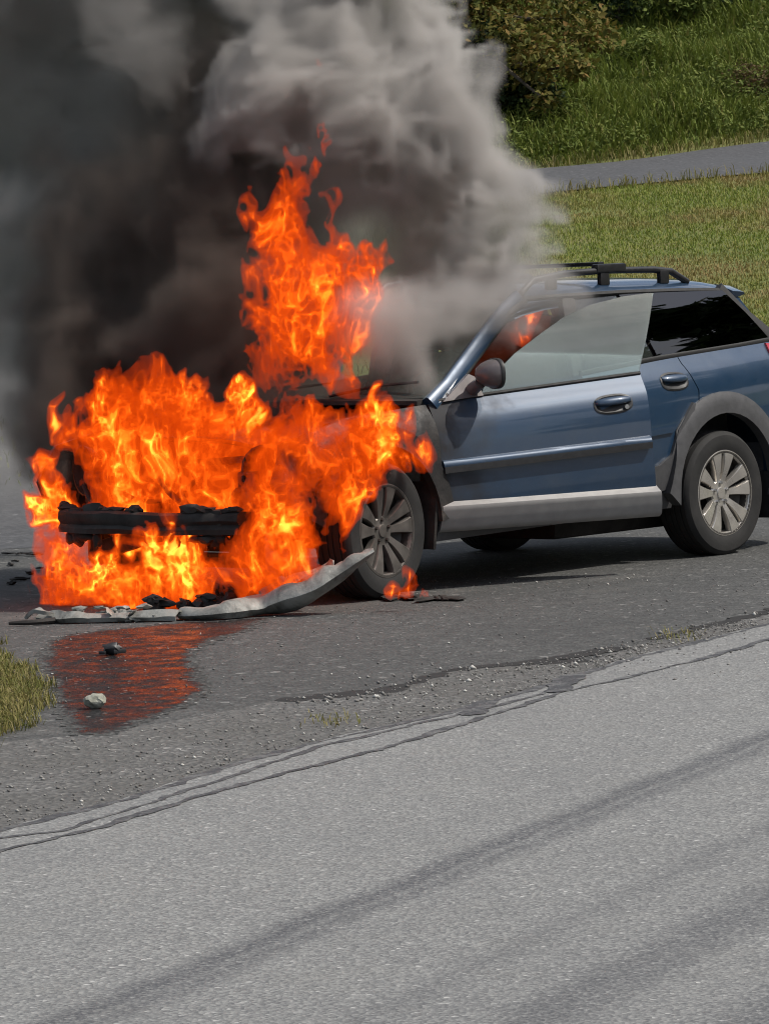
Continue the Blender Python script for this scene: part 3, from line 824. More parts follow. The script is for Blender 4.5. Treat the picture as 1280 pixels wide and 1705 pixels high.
# roof rails with feet, one each side, and a cross bar clamp on the near one
for s in (1, -1):
    bm = bmesh.new()
    zr = lambda x: roof_z(x, 0.52)
    P = [(1.20, 0.535 * s, zr(1.2) + 0.005), (1.10, 0.53 * s, zr(1.1) + 0.055), (0.85, 0.525 * s, zr(.85) + 0.068), (0.5, 0.522 * s, zr(.5) + 0.07), (0.1, 0.52 * s, zr(.1) + 0.068), (-0.06, 0.515 * s, zr(-.06) + 0.058), (-0.20, 0.512 * s, zr(-.2) + 0.004)]
    add_tube(bm, P, [0.016, 0.019, 0.0185, 0.0185, 0.0185, 0.019, 0.018], 10)
    for v in bm.verts: v.co.z = v.co.z
    rl = from_bm('roof_rail', bm, M['rail'], car, sharp=60)
    for fx in (0.95, 0.52, 0.02):
        bm = bmesh.new(); add_box(bm, (fx, 0.524 * s, zr(fx) + 0.028), (0.075, 0.03, 0.075), bevel=0.008); from_bm('rail_foot', bm, M['rail'], rl)
    bm = bmesh.new(); add_box(bm, (0.47, 0.522 * s, zr(.5) + 0.083), (0.24, 0.05, 0.045), bevel=0.012); from_bm('bar_clamp', bm, M['rail'], rl)
bm = bmesh.new(); add_box(bm, (0.52, 0, 1.598), (0.05, 1.03, 0.022), bevel=0.008)
from_bm('roof_cross_bar', bm, M['rail'], car)

# ---------------------------------------------------------- cabin
bm = bmesh.new(); add_box(bm, (0.75, 0, 0.33), (3.0, 1.5, 0.06)); from_bm('floor_pan', bm, M['char'], car)
bm = bmesh.new()
add_box(bm, (1.98, 0, 0.86), (0.42, 1.38, 0.22), bevel=0.06); from_bm('dashboard', bm, M['interior_dark'], car)
bm = bmesh.new()
for k in range(28):
    pass
rr = add_lathe(bm, [(0.185 + 0.014 * math.cos(a), 0.014 * math.sin(a)) for a in np.linspace(0, 2 * math.pi, 9)[:-1]], 28, 'Z', True)
add_box(bm, (0, 0, -0.01), (0.36, 0.035, 0.02)); add_box(bm, (0, 0, -0.015), (0.13, 0.13, 0.05), bevel=0.02)
rot = Matrix.Translation((1.68, 0.37, 0.93)) @ Matrix.Rotation(R(-62), 4, 'Y')
for v in bm.verts: v.co = rot @ v.co
from_bm('steering_wheel', bm, M['black'], car, sharp=50)
def seat(y, x, name, w=0.5):
    bm = bmesh.new(); add_box(bm, (x, y, 0.55), (0.52, w, 0.18), bevel=0.05); st = from_bm(name, bm, M['interior'], car)
    bm = bmesh.new(); add_box(bm, (x - 0.33, y, 0.86), (0.15, w * 0.95, 0.62), Matrix.Rotation(R(-18), 3, 'Y'), bevel=0.06); from_bm('seat_back', bm, M['interior'], st)
    bm = bmesh.new(); add_box(bm, (x - 0.46, y, 1.255), (0.10, min(0.28, w * 0.5), 0.17), Matrix.Rotation(R(-12), 3, 'Y'), bevel=0.04); from_bm('headrest', bm, M['interior'], st)
seat(0.37, 1.35, 'front_seat'); seat(-0.37, 1.35, 'front_seat'); seat(0.0, 0.45, 'rear_seat', 1.28)
bm = bmesh.new(); add_box(bm, (-0.35, 0, 0.80), (0.9, 1.4, 0.05)); from_bm('load_cover', bm, M['interior_dark'], car)
bm = bmesh.new(); add_box(bm, (0, 0, 0.62), (0.86, 1.18, 0.5), bevel=0.05); from_bm('wheel_housing', bm, M['black'], car)
bm = bmesh.new(); add_box(bm, (0.62, -0.15, 0.25), (0.6, 1.15, 0.20), bevel=0.05); from_bm('tank_light_block', bm, M['char'], car)  # this box and the next two are added to block light under the car
bm = bmesh.new(); add_box(bm, (1.5, -0.25, 0.25), (1.1, 0.4, 0.14), bevel=0.04); from_bm('exhaust_light_block', bm, M['char'], car)
bm = bmesh.new(); add_box(bm, (0.25, 0.32, 0.22), (1.6, 0.5, 0.12), bevel=0.04); from_bm('underbody_light_block', bm, M['char'], car)

# ---------------------------------------------------------- burnt-out front
bm = bmesh.new()
nb = 15
prev = None
for k in range(nb):
    y = -0.64 + 1.28 * k / (nb - 1); xx = 3.50 - 0.10 * (abs(y) / 0.64) ** 2.2
    ring = [bm.verts.new((xx + dx_, y, z)) for dx_, z in ((0.045, 0.375), (0.05, 0.40), (0.036, 0.418), (0.05, 0.44), (0.045, 0.475), (0.02, 0.487), (-0.05, 0.48), (-0.05, 0.37))]
    if prev:
        for i in range(8): bm.faces.new((prev[i], prev[(i + 1) % 8], ring[(i + 1) % 8], ring[i]))
    else: bm.faces.new(ring)
    prev = ring
bm.faces.new(prev[::-1])
for v in bm.verts:
    q = v.co.copy()
    v.co.z += 0.016 * mnoise.noise(Vector((q.y * 3, 1, 2))) + 0.009 * mnoise.noise(Vector((q.y * 11, q.z * 30, 2)))
    v.co.x += 0.018 * mnoise.noise(Vector((q.y * 5, q.z * 20, 7)))
from_bm('bumper_beam', bm, M['char'], car, sharp=40)
# what is left of the bumper's foam and grille, baked onto the beam and hanging below it
bm = bmesh.new(); rk_ = random.Random(21)
for k in range(26):
    y = rk_.uniform(-0.64, 0.64); top = rk_.random() < 0.6
    r = bmesh.ops.create_icosphere(bm, subdivisions=2, radius=0.5)
    sx, sy, sz = rk_.uniform(.03, .07), rk_.uniform(.05, .16), (rk_.uniform(.02, .07) if top else rk_.uniform(.03, .09))
    cz = 0.485 + sz * .2 if top else 0.37 - sz * .35
    cx = 3.50 - 0.10 * (abs(y) / 0.64) ** 2.2
    for v in r['verts']:
        n_ = 1 + .4 * mnoise.noise(v.co * 3 + Vector((k, 0, 0))) + .4 * mnoise.noise(v.co * 7 + Vector((0, k, 0)))
        v.co = Vector((cx + v.co.x * sx * n_, y + v.co.y * sy * n_, cz + v.co.z * sz * n_))
from_bm('melted_plastic', bm, M['char'], car, sharp=40)['kind'] = 'stuff'
# hoses and a wiring loom drooping across the open nose
for (y0, z0, y1, z1, sag, r_) in ((-.45, .66, .2, .62, .12, .012), (-.1, .72, .5, .58, .16, .016), (.1, .60, .55, .66, .2, .009), (-.6, .60, -.2, .50, .1, .012)):
    bm = bmesh.new()
    add_tube(bm, [(3.30 + .03 * math.sin(6 * t), y0 + (y1 - y0) * t, z0 + (z1 - z0) * t - sag * math.sin(math.pi * t)) for t in np.linspace(0, 1, 9)], r_, 7)
    from_bm('burnt_hose', bm, M['char'], car)
for y in (-0.50, 0.50):
    bm = bmesh.new(); add_box(bm, (3.32, y, 0.43), (0.30, 0.10, 0.13), bevel=0.015); from_bm('chassis_leg', bm, M['char'], car)
    bm = bmesh.new(); add_box(bm, (3.26, y * 1.1, 0.44), (0.05, 0.13, 0.46), bevel=0.015); from_bm('radiator_support', bm, M['char'], car)
bm = bmesh.new(); add_box(bm, (3.27, 0, 0.235), (0.07, 1.15, 0.07), bevel=0.015); from_bm('lower_crossmember', bm, M['char'], car)
bm = bmesh.new(); add_box(bm, (3.22, 0, 0.70), (0.05, 1.15, 0.035), Matrix.Rotation(R(3), 3, 'X'), bevel=0.012); from_bm('upper_crossmember', bm, M['char'], car)
bm = bmesh.new(); add_box(bm, (3.20, 0, 0.49), (0.045, 0.86, 0.44), bevel=0.01)
for k in range(20): add_box(bm, (3.226, -0.40 + 0.04 * k, 0.49), (0.01, 0.006, 0.42))
from_bm('radiator', bm, M['char'], car)
bm = bmesh.new(); add_box(bm, (3.35, -0.30, 0.31), (0.05, 0.36, 0.10), Matrix.Rotation(R(14), 3, 'X'), bevel=0.02); from_bm('undertray', bm, M['char'], car)
bm = bmesh.new(); add_box(bm, (3.36, 0.56, 0.33), (0.05, 0.10, 0.14), Matrix.Rotation(R(-10), 3, 'X'), bevel=0.02); from_bm('lamp_bracket', bm, M['char'], car)
bm = bmesh.new()
add_box(bm, (2.85, 0, 0.52), (0.45, 0.85, 0.32), bevel=0.04); add_box(bm, (2.85, 0.05, 0.74), (0.32, 0.50, 0.14), bevel=0.04)
for k in range(4): add_tube(bm, [(2.95, -0.25 + 0.16 * k, 0.70), (2.90, -0.25 + 0.16 * k, 0.82), (2.78, -0.2 + 0.13 * k, 0.83)], 0.03, 8)
from_bm('engine', bm, M['char'], car, sharp=50)
for s in (1, -1):
    bm = bmesh.new(); add_tube(bm, [(2.62, 0.55 * s, 0.40), (2.58, 0.52 * s, 0.86)], [0.12, 0.09], 14); from_bm('strut_tower', bm, M['char'], car, sharp=50)
    bm = bmesh.new(); add_box(bm, (2.72, 0.60 * s, 0.60), (1.0, 0.03, 0.35), bevel=0.01); from_bm('inner_wing', bm, M['char'], car)
    # burnt headlamp bowl
    bm = bmesh.new(); add_lathe(bm, [(0.02, 0.0), (0.07, 0.01), (0.11, 0.05), (0.13, 0.10), (0.12, 0.10), (0.10, 0.05), (0.06, 0.02)], 18, 'Y')
    rt = Matrix.Translation((3.16, 0.62 * s, 0.67)) @ Matrix.Rotation(R(-90 + 18 * s), 4, 'Z')
    for v in bm.verts: v.co = rt @ v.co
    from_bm('headlamp_bowl', bm, M['char'], car, sharp=60)
# scorched bonnet, sagging and warped
Vv, Ff = [], []
for i in range(15):
    for j in range(21):
        u = i / 14; v = -1 + j / 10
        x = 2.24 + 1.02 * u - 0.10 * v * v * u; y = 0.74 * v * (1 - 0.06 * u)
        z = 0.955 - 0.12 * u - 0.05 * v * v - 0.06 * math.sin(math.pi * u) + 0.035 * mnoise.noise(Vector((x * 4, y * 4, 1)))
        Vv.append((x, y, z))
for i in range(14):
    for j in range(20): Ff.append((i * 21 + j, (i + 1) * 21 + j, (i + 1) * 21 + j + 1, i * 21 + j + 1))
n0 = len(Vv)
Vv += [(x, y, z - 0.02) for x, y, z in Vv]; Ff += [tuple(n0 + k for k in f[::-1]) for f in Ff]
from_np('bonnet', np.array(Vv), np.array(Ff), M['burnt'], car, smooth=True)

# ---------------------------------------------------------- wheels
def make_wheel(x, y, side, steer, rim_mat, sooty=False):
    w = bpy.data.objects.new('wheel', None); link(w, car)
    w.location = (x, y, 0.337); w.rotation_euler = (0, 0, steer)
    S = side
    bm = bmesh.new()
    o = 0.1075
    prof = [(0.222, -0.095), (0.228, -0.102), (0.25, -0.110), (0.285, -0.1135), (0.312, -0.110), (0.326, -0.100), (0.3335, -0.088)]
    tread = []
    for a, b in ((-0.088, -0.060), (-0.052, -0.020), (-0.012, 0.012), (0.020, 0.052), (0.060, 0.088)):
        tread += [(0.3345 + 0.0025 * (1 - (a / 0.09) ** 2), a), (0.3345 + 0.0025 * (1 - (b / 0.09) ** 2), b)]
        if b < 0.08: tread += [(0.328, b + 0.001), (0.328, b + 0.007)]
    prof = prof + tread + [(r, -a) for r, a in prof[::-1]]
    prof += [(0.214, 0.09), (0.214, -0.09)]
    add_lathe(bm, prof, 72, 'Y', True)
    tyre = from_bm('tyre', bm, M['tyre'], w, sharp=28)
    # sipes across the shoulders
    bm = bmesh.new()
    f = S
    add_lathe(bm, [(0.226, 0.092 * f), (0.232, 0.099 * f), (0.233, 0.104 * f), (0.226, 0.107 * f), (0.217, 0.104 * f), (0.213, 0.090 * f), (0.205, 0.060 * f), (0.200, -0.08 * f), (0.206, -0.09 * f), (0.214, -0.09 * f)], 56, 'Y')
    add_lathe(bm, [(0.198, 0.05 * f), (0.15, -0.005 * f), (0.03, -0.02 * f)], 40, 'Y')
    barrel = from_bm('wheel_barrel', bm, M['alloy_dark'], w, sharp=50)
    bm = bmesh.new()
    # outer flange of the rim
    add_lathe(bm, [(0.216, 0.092 * f), (0.2305, 0.101 * f), (0.2315, 0.105 * f), (0.227, 0.107 * f), (0.220, 0.105 * f), (0.213, 0.098 * f), (0.208, 0.06 * f)], 64, 'Y')
    # five broad spokes, each split by a slot into two arms
    def arm(a_hub, a_rim, w_h, w_r):
        n = 7; L, Rr = [], []
        ringp = []
        for k in range(n):
            t = k / (n - 1)
            r = 0.055 + (0.218 - 0.055) * t
            a = R(a_hub + (a_rim - a_hub) * (t ** 0.8))
            w = w_h + (w_r - w_h) * t ** 1.7
            y = (0.070 + 0.031 * math.sin(t * math.pi * 0.5)) * f
            c = Vector((math.cos(a), 0, math.sin(a))) * r
            n_ = Vector((-math.sin(a), 0, math.cos(a)))
            ringp.append([bm.verts.new(c + n_ * (w / 2) * q + Vector((0, y + dy * f, 0))) for q, dy in ((-1, -0.032), (-1, -0.004), (-0.86, 0.002), (0.86, 0.002), (1, -0.004), (1, -0.032))])
        for i in range(n - 1):
            for k in range(6): bm.faces.new((ringp[i][k], ringp[i][(k + 1) % 6], ringp[i + 1][(k + 1) % 6], ringp[i + 1][k]))
        bm.faces.new(ringp[0]); bm.faces.new(ringp[-1])
    for k in range(5):
        a = 90 + 72 * k
        arm(a - 17, a - 13.8, 0.034, 0.088); arm(a + 17, a + 13.8, 0.034, 0.088)
    add_lathe(bm, [(0.0, 0.080 * f), (0.030, 0.080 * f), (0.033, 0.075 * f), (0.045, 0.072 * f), (0.070, 0.076 * f), (0.078, 0.068 * f), (0.080, 0.03 * f)], 32, 'Y')
    rim = from_bm('rim', bm, rim_mat, w, sharp=40)
    for k in range(5):
        bm = bmesh.new()
        a = R(90 + 72 * k)
        c = Vector((0.055 * math.cos(a), 0, 0.055 * math.sin(a)))
        rg = add_lathe(bm, [(0.0, 0.086 * f), (0.008, 0.086 * f), (0.010, 0.082 * f), (0.0105, 0.068 * f)], 6, 'Y')
        for ring in rg:
            for v in ring: v.co += c
        from_bm('wheel_nut', bm, M['alloy_dark'] if sooty else M['chrome'], w, sharp=50)
    return w
YW = 0.775
make_wheel(0, YW, 1, 0, M['alloy']); make_wheel(0, -YW, -1, 0, M['alloy'])
make_wheel(WB, YW, 1, R(8), M['alloy_sooty'], True); make_wheel(WB, -YW, -1, R(8), M['alloy_sooty'], True)
# mud flap behind the front wheel, hanging loose
bm = bmesh.new(); add_box(bm, (2.285, 0.765, 0.385), (0.02, 0.21, 0.34), Matrix.Rotation(R(-8), 3, 'Y'), bevel=0.006); from_bm('mud_flap', bm, M['char'], car)
bm = bmesh.new(); add_box(bm, (-0.42, 0.775, 0.30), (0.02, 0.20, 0.26), Matrix.Rotation(R(4), 3, 'Y'), bevel=0.006); from_bm('mud_flap', bm, M['black'], car)

# ---------------------------------------------------------- the open front door
HX, HY, DA = 2.20, 0.84, R(22)
ca_, sa_ = math.cos(-DA), math.sin(-DA)
def dxf(c):
    """closed position in car axes -> swung open about the hinge, as door-local coordinates"""
    return Vector((c.x - HX, c.y - HY, c.z))
DX0, DX1 = 2.235, 1.03
def ydoor(x, z): return yside(x, z)
door_poly = [(DX0, 0.935), (1.7, zbelt(1.7) - 0.004), (DX1, zbelt(DX1) - 0.004), (DX1 + 0.004, 0.9), (DX1 + 0.001, 0.7), (DX1 - 0.02, 0.45), (DX1 - 0.035, 0.40), (DX0 - 0.01, 0.42), (DX0, 0.6)]
door = skin('front_door', door_poly, ydoor, 0.055, M['sooty_paint'], car, 1, dx=0.08, dz=0.02, xf=dxf)
door.location = (HX, HY, 0); door.rotation_euler = (0, 0, -DA)
door['label'] = 'near side front door standing open on its hinges'
# silver-grey lower cladding with a bright ledge on top
def yclad(x, z): return interp(z, [0.29, 0.31, 0.36, 0.418, 0.428, 0.455, 0.47], [0.835, 0.868, 0.892, 0.912, 0.910, 0.868, 0.855])
skin('door_cladding', [(DX0, 0.468), (DX1 - 0.022, 0.468), (DX1 - 0.05, 0.31), (DX1 - 0.05, 0.295), (DX0, 0.295)], yclad, 0.05, M['cladding_light'], door, 1, dx=0.15, dz=0.012, sharp=25, xf=dxf)
def ymould(x, z):
    c = interp(x, [DX1, DX0], [0.685, 0.625])
    return yside(x, z) + interp(z - c, [-0.035, -0.030, 0.005, 0.022, 0.03], [0.002, 0.018, 0.024, 0.016, 0.001])
skin('moulding', [(DX0 - 0.02, 0.595), (DX1 + 0.012, 0.655), (DX1 + 0.012, 0.715), (DX0 - 0.02, 0.655)], ymould, 0.03, M['paint'], door, 1, dx=0.15, dz=0.006, sharp=22, xf=dxf)
skin('rubbing_strip', [(DX0 - 0.02, 0.590), (DX1 + 0.012, 0.650), (DX1 + 0.012, 0.682), (DX0 - 0.02, 0.622)], yside, 0.02, M['black'], door, 1, off=0.029, dx=0.15, dz=0.02, xf=dxf)
door_handle(door, 1.235, 0.885, ydoor, dxf, rot=R(-4)); handle_bar(door, 1.235, 0.885, ydoor, dxf, rot=R(-4))
bm = bmesh.new()
add_lathe(bm, [(0.0, 0.006), (0.012, 0.006), (0.014, 0.0)], 14, 'Y')
for v in bm.verts: v.co = dxf(v.co + Vector((1.165, ydoor(1.165, 0.868) + 0.006, 0.868)))
from_bm('lock_barrel', bm, M['chrome'], door)
glass_front = [(1.94, zbelt(1.94) - 0.02), (1.90, 1.02), (1.70, 1.165), (1.53, 1.258), (1.38, 1.335), (1.22, 1.388), (1.02, 1.425), (0.88, 1.436), (0.84, 1.436), (1.02, 1.06), (1.035, zbelt(1.03) - 0.02)]
skin('door_glass', glass_front, yglass, 0.006, M['glass_clear'], door, 1, dx=0.025, dz=0.02, xf=dxf)
bm = bmesh.new()
for yo in (0.0,):
    add_tube(bm, [dxf(Vector((x, yside(x, zbelt(x) - 0.004) - 0.004, zbelt(x) + 0.004))) for x in np.linspace(DX0 - 0.02, DX1 + 0.002, 9)], 0.010, 8)
    add_tube(bm, [dxf(Vector((x, yside(x, zbelt(x) - 0.004) - 0.05, zbelt(x) + 0.002))) for x in np.linspace(DX0 - 0.02, DX1 + 0.002, 9)], 0.012, 8)
from_bm('window_seal', bm, M['seal'], door)
skin('inner_trim', [(DX0 - 0.05, 0.92), (DX1 + 0.02, zbelt(DX1) - 0.01), (DX1 + 0.02, 0.42), (DX0 - 0.05, 0.42)], lambda x, z: yside(x, z) - 0.06, 0.05, M['interior'], door, 1, dx=0.3, dz=0.15, xf=dxf)
# door mirror on a sail-shaped foot
bm = bmesh.new()
prism(bm, [(2.16, 0.945), (1.93, 0.965), (1.955, 1.06), (1.985, 1.075)], 0, 0.03, lambda u, v, dd: dxf(Vector((u, 0.80 - dd - 0.44 * (v - 0.96), v))))
from_bm('mirror_sail', bm, M['mirror_shell'], door)
bm = bmesh.new()
# shell: a rounded cup, its open face to the rear; axes l (length forward), a (across), z
shell = [(0.0, 0.02), (0.25, 0.55), (0.5, 0.80), (0.8, 0.96), (1.0, 1.0), (1.06, 0.97)]
rings = []
for t, s in shell:
    ring = []
    for k in range(24):
        a = 2 * math.pi * k / 24
        c, sn = math.cos(a), math.sin(a)
        px = math.copysign(abs(c) ** 0.75, c) * 0.098 * s; pz = math.copysign(abs(sn) ** 0.75, sn) * 0.074 * s
        ring.append(bm.verts.new(dxf(Vector((2.035 - 0.115 * t, 0.925 + px, 1.075 + pz)))))
    rings.append(ring)
for i in range(len(rings) - 1):
    for k in range(24): bm.faces.new((rings[i][k], rings[i][(k + 1) % 24], rings[i + 1][(k + 1) % 24], rings[i + 1][k]))
bm.faces.new(rings[0])
add_tube(bm, [dxf(Vector((1.985, 0.79, 1.0))), dxf(Vector((1.98, 0.87, 1.03)))], [0.035, 0.03], 10)
from_bm('door_mirror', bm, M['mirror_shell'], door, sharp=50)
bm = bmesh.new()
bm.faces.new([bm.verts.new(dxf(Vector((1.925, 0.925 + 0.09 * math.cos(a), 1.075 + 0.066 * math.sin(a))))) for a in np.linspace(0, 2 * math.pi, 25)[:-1]])
from_bm('mirror_glass', bm, M['mirror'], door)
bm = bmesh.new()
ra = [[bm.verts.new(dxf(Vector((xx, 0.925 + 0.1 * kk * math.copysign(abs(math.cos(a)) ** .75, math.cos(a)), 1.075 + 0.076 * kk * math.copysign(abs(math.sin(a)) ** .75, math.sin(a)))))) for a in np.linspace(0, 2 * math.pi, 25)[:-1]] for xx, kk in ((1.935, .99), (1.928, 1.03), (1.915, 1.02), (1.915, .93))]
for i in range(3):
    for k in range(24): bm.faces.new((ra[i][k], ra[i][(k + 1) % 24], ra[i + 1][(k + 1) % 24], ra[i + 1][k]))
from_bm('mirror_rim', bm, M['black'], door, sharp=50)
# hinges and door check left showing in the gap
for zz in (0.55, 0.82):
    bm = bmesh.new(); add_box(bm, (2.20, 0.82, zz), (0.08, 0.05, 0.05), bevel=0.008)
    from_bm('door_hinge', bm, M['char'], car)
# ------------------------------------------------------------------ lattice noise on numpy grids
class Noise:
    def __init__(s, seed):
        s.L = np.random.RandomState(seed).rand(48, 48, 48).astype(np.float32) * 2 - 1
    def __call__(s, x, y, z, off=0.0):
        x = x + (off + 1000); y = y + (off * 1.7 + 1000); z = z + (off * 2.3 + 1000)
        xi = np.floor(x).astype(np.int32); yi = np.floor(y).astype(np.int32); zi = np.floor(z).astype(np.int32)
        fx = (x - xi).astype(np.float32); fy = (y - yi).astype(np.float32); fz = (z - zi).astype(np.float32)
        fx = fx * fx * (3 - 2 * fx); fy = fy * fy * (3 - 2 * fy); fz = fz * fz * (3 - 2 * fz)
        x0 = xi % 48; x1 = (xi + 1) % 48; y0 = yi % 48; y1 = (yi + 1) % 48; z0 = zi % 48; z1 = (zi + 1) % 48
        L = s.L
        a = L[x0, y0, z0] * (1 - fx) + L[x1, y0, z0] * fx
        b = L[x0, y1, z0] * (1 - fx) + L[x1, y1, z0] * fx
        a = a * (1 - fy) + b * fy
        c = L[x0, y0, z1] * (1 - fx) + L[x1, y0, z1] * fx
        b = L[x0, y1, z1] * (1 - fx) + L[x1, y1, z1] * fx
        c = c * (1 - fy) + b * fy
        return a * (1 - fz) + c * fz

def cap(p1, r1, p2, r2, Y, ky=1.6, Y2=None, w=1.0):
    """a tapered puff measured on the photo: radii in photo pixels at distance Y, ky squeezes it in depth"""
    m = Y / FPX
    return (at(*p1, Y), at(*p2, Y2 or Y), r1 * m, r2 * m, ky, w)

def capsule_field(X, Y, Z, caps, k=0.05, weights=False):
    out = np.full(X.shape, -9, np.float32); wt = np.ones(X.shape, np.float32)
    for (a, b, ra, rb, ky, w) in caps:
        d = b - a
        px = X - a[0]; py = Y - a[1]; pz = Z - a[2]
        t = np.clip((px * d[0] + py * d[1] + pz * d[2]) / max(d @ d, 1e-6), 0, 1)
        r = ra + (rb - ra) * t
        q = np.sqrt((px - t * d[0]) ** 2 + ((py - t * d[1]) * ky) ** 2 + (pz - t * d[2]) ** 2)
        s = (r - q).astype(np.float32)
        h = np.clip(.5 + .5 * (s - out) / k, 0, 1)
        if weights: wt = wt * (1 - h) + w * h
        out = out * (1 - h) + s * h + k * h * (1 - h)
    return (out, wt) if weights else out

def grid_for(caps, v, pad):
    P = np.array([np.array(c[:2]) for c in caps]); Rr = np.array([[c[2], c[3]] for c in caps])
    lo = (P - Rr[..., None]).reshape(-1, 3).min(0) - pad; hi = (P + Rr[..., None]).reshape(-1, 3).max(0) + pad
    ry = Rr / np.array([c[4] for c in caps])[:, None]
    lo[1] = (P[..., 1] - ry).min() - pad; hi[1] = (P[..., 1] + ry).max() + pad
    n = np.ceil((hi - lo) / v).astype(int) + 1
    ax = [lo[i] + v[i] * np.arange(n[i]) for i in range(3)]
    return lo, n, [g.astype(np.float32) for g in np.meshgrid(*ax, indexing='ij')]

def fire_field(caps, holes, seed, vx=.0070, vy=.018, pad=.12, warp=1.0, rag=1.0, floor=None, gain=1.0, grow=.016):
    v = np.array([vx, vy, vx])
    lo, n, (X, Y, Z) = grid_for(caps, v, pad)
    N = Noise(seed)
    wx = .055 * N(X / .22, Y / .22, Z / .30) + .030 * N(X / .09, Y / .09, Z / .12, 3.3)
    wy = .04 * N(X / .20, Y / .20, Z / .28, 7.1)
    wz = .06 * N(X / .22, Y / .22, Z / .30, 11.7) + .035 * N(X / .09, Y / .09, Z / .12, 17.3)
    X2 = X + wx * warp; Y2 = Y + wy * warp; Z2 = Z + wz * warp
    S = capsule_field(X2, Y2, Z2, caps)
    for (c, r) in holes:
        q = np.sqrt(((X2 - c[0]) / r[0]) ** 2 + ((Y2 - c[1]) / r[1]) ** 2 + ((Z2 - c[2]) / r[2]) ** 2)
        S = np.minimum(S, ((q - 1) * min(r)).astype(np.float32))
    f1 = N(X2 / .16, Y2 / .16, Z2 / .28, 21.); f2 = N(X2 / .06, Y2 / .07, Z2 / .11, 31.); f3 = N(X2 / .03, Y2 / .04, Z2 / .05, 41.)
    S = S + grow + rag * (.06 * f1 + .06 * f2 + .032 * f3)
    g1 = np.abs(N(X2 / .060, Y2 / .12, Z2 / .11, 51.) + .35 * f3); g2 = np.abs(N(X2 / .029, Y2 / .08, Z2 / .05, 61.) + .35 * f2)
    rd1 = np.clip(1 - g1 * 3.2, 0, 1) ** 2; rd2 = np.clip(1 - g2 * 2.6, 0, 1) ** 2
    big = N(X / .35, Y / .5, Z / .4, 71.)
    g3 = np.abs(N(X2 / .042, Y2 / .10, Z2 / .075, 81.) + .4 * f2)
    rd3 = np.clip(1 - g3 * 3.6, 0, 1) ** 2
    body = np.clip(S / .04 + .1, 0, 1)
    E = body * np.clip(.17 + .32 * big + .34 * f1 + .12 * f2, .02, 1) + body * (1.0 * rd1 + 1.5 * rd2 + 1.4 * rd3) * np.clip(.62 + .6 * big + .6 * f1, .03, 1.7)
    E = E * gain
    if floor is not None: E[Z < floor] = 0
    return lo, v, E.astype(np.float32)

def surface_nets(E, iso, lo, v):
    E = np.pad(E, 1)
    ins = E > iso
    nx, ny, nz = E.shape
    c = [ins[a:nx - 1 + a, b:ny - 1 + b, d:nz - 1 + d] for a in (0, 1) for b in (0, 1) for d in (0, 1)]
    sm = np.zeros(c[0].shape, np.int8)
    for q in c: sm += q
    act = np.argwhere((sm > 0) & (sm < 8))
    if len(act) == 0: return None
    idx = np.full(c[0].shape, -1, np.int32); idx[tuple(act.T)] = np.arange(len(act))
    val = np.stack([E[act[:, 0] + a, act[:, 1] + b, act[:, 2] + d] for a in (0, 1) for b in (0, 1) for d in (0, 1)], 1) - iso
    cor = np.array([(a, b, d) for a in (0, 1) for b in (0, 1) for d in (0, 1)], np.float32)
    pos = np.zeros((len(act), 3), np.float32); cnt = np.zeros(len(act), np.float32)
    for i in range(8):
        for j in range(i + 1, 8):
            if np.abs(cor[i] - cor[j]).sum() != 1: continue
            m = (val[:, i] > 0) != (val[:, j] > 0)
            t = np.where(m, val[:, i] / np.where(m, val[:, i] - val[:, j], 1), 0)
            pos += np.where(m[:, None], cor[i] + (cor[j] - cor[i]) * t[:, None], 0); cnt += m
    pos = pos / cnt[:, None] + act - 1
    quads = []
    for axis in range(3):
        sl0 = [slice(None)] * 3; sl1 = [slice(None)] * 3
        sl0[axis] = slice(0, -1); sl1[axis] = slice(1, None)
        A = ins[tuple(sl0)]; B = ins[tuple(sl1)]
        e = np.argwhere(A != B)
        o1, o2 = [(1, 2), (2, 0), (0, 1)][axis]
        flip = A[tuple(e.T)]
        qs = []
        for d1, d2 in ((-1, -1), (0, -1), (0, 0), (-1, 0)):
            p = e.copy(); p[:, o1] += d1; p[:, o2] += d2
            qs.append(idx[tuple(p.T)])
        q = np.stack(qs, 1)
        q[~flip] = q[~flip][:, ::-1]
        quads.append(q)
    return pos * v + lo, np.concatenate(quads)

# flame materials: gas that gives off light and soaks up a little; brightness comes from how much of it one looks through
FIRE_K = 18.0
def flame_mat(name, e, col, absorb, skin=False):
    t = NT(name)
    em = t.n('ShaderNodeEmission'); em.inputs['Color'].default_value = (*col, 1); em.inputs['Strength'].default_value = e
    ab = t.n('ShaderNodeVolumeAbsorption'); ab.inputs['Color'].default_value = (0.0, 0.0, 0.0, 1); ab.inputs['Density'].default_value = absorb
    ad = t.n('ShaderNodeAddShader'); t.l(em.outputs[0], ad.inputs[0]); t.l(ab.outputs[0], ad.inputs[1])
    t.l(ad.outputs[0], t.out.inputs['Volume'])
    if skin:
        e2 = t.n('ShaderNodeEmission'); e2.inputs['Color'].default_value = (*col, 1); e2.inputs['Strength'].default_value = 0.012
        tr = t.n('ShaderNodeBsdfTransparent'); a2 = t.n('ShaderNodeAddShader')
        t.l(tr.outputs[0], a2.inputs[0]); t.l(e2.outputs[0], a2.inputs[1]); t.l(a2.outputs[0], t.out.inputs['Surface'])
    t.m.cycles.homogeneous_volume = True
    return t.m
COL = (1.0, 0.115, 0.007)
LEVELS = [(0.09, 0.18), (0.36, 0.30), (0.85, 0.9), (1.4, 2.6), (2.0, 6.0)]
NAMES = ['flame_fringe', 'flame_body', 'flame_tongues', 'flame_sheets', 'flame_core']
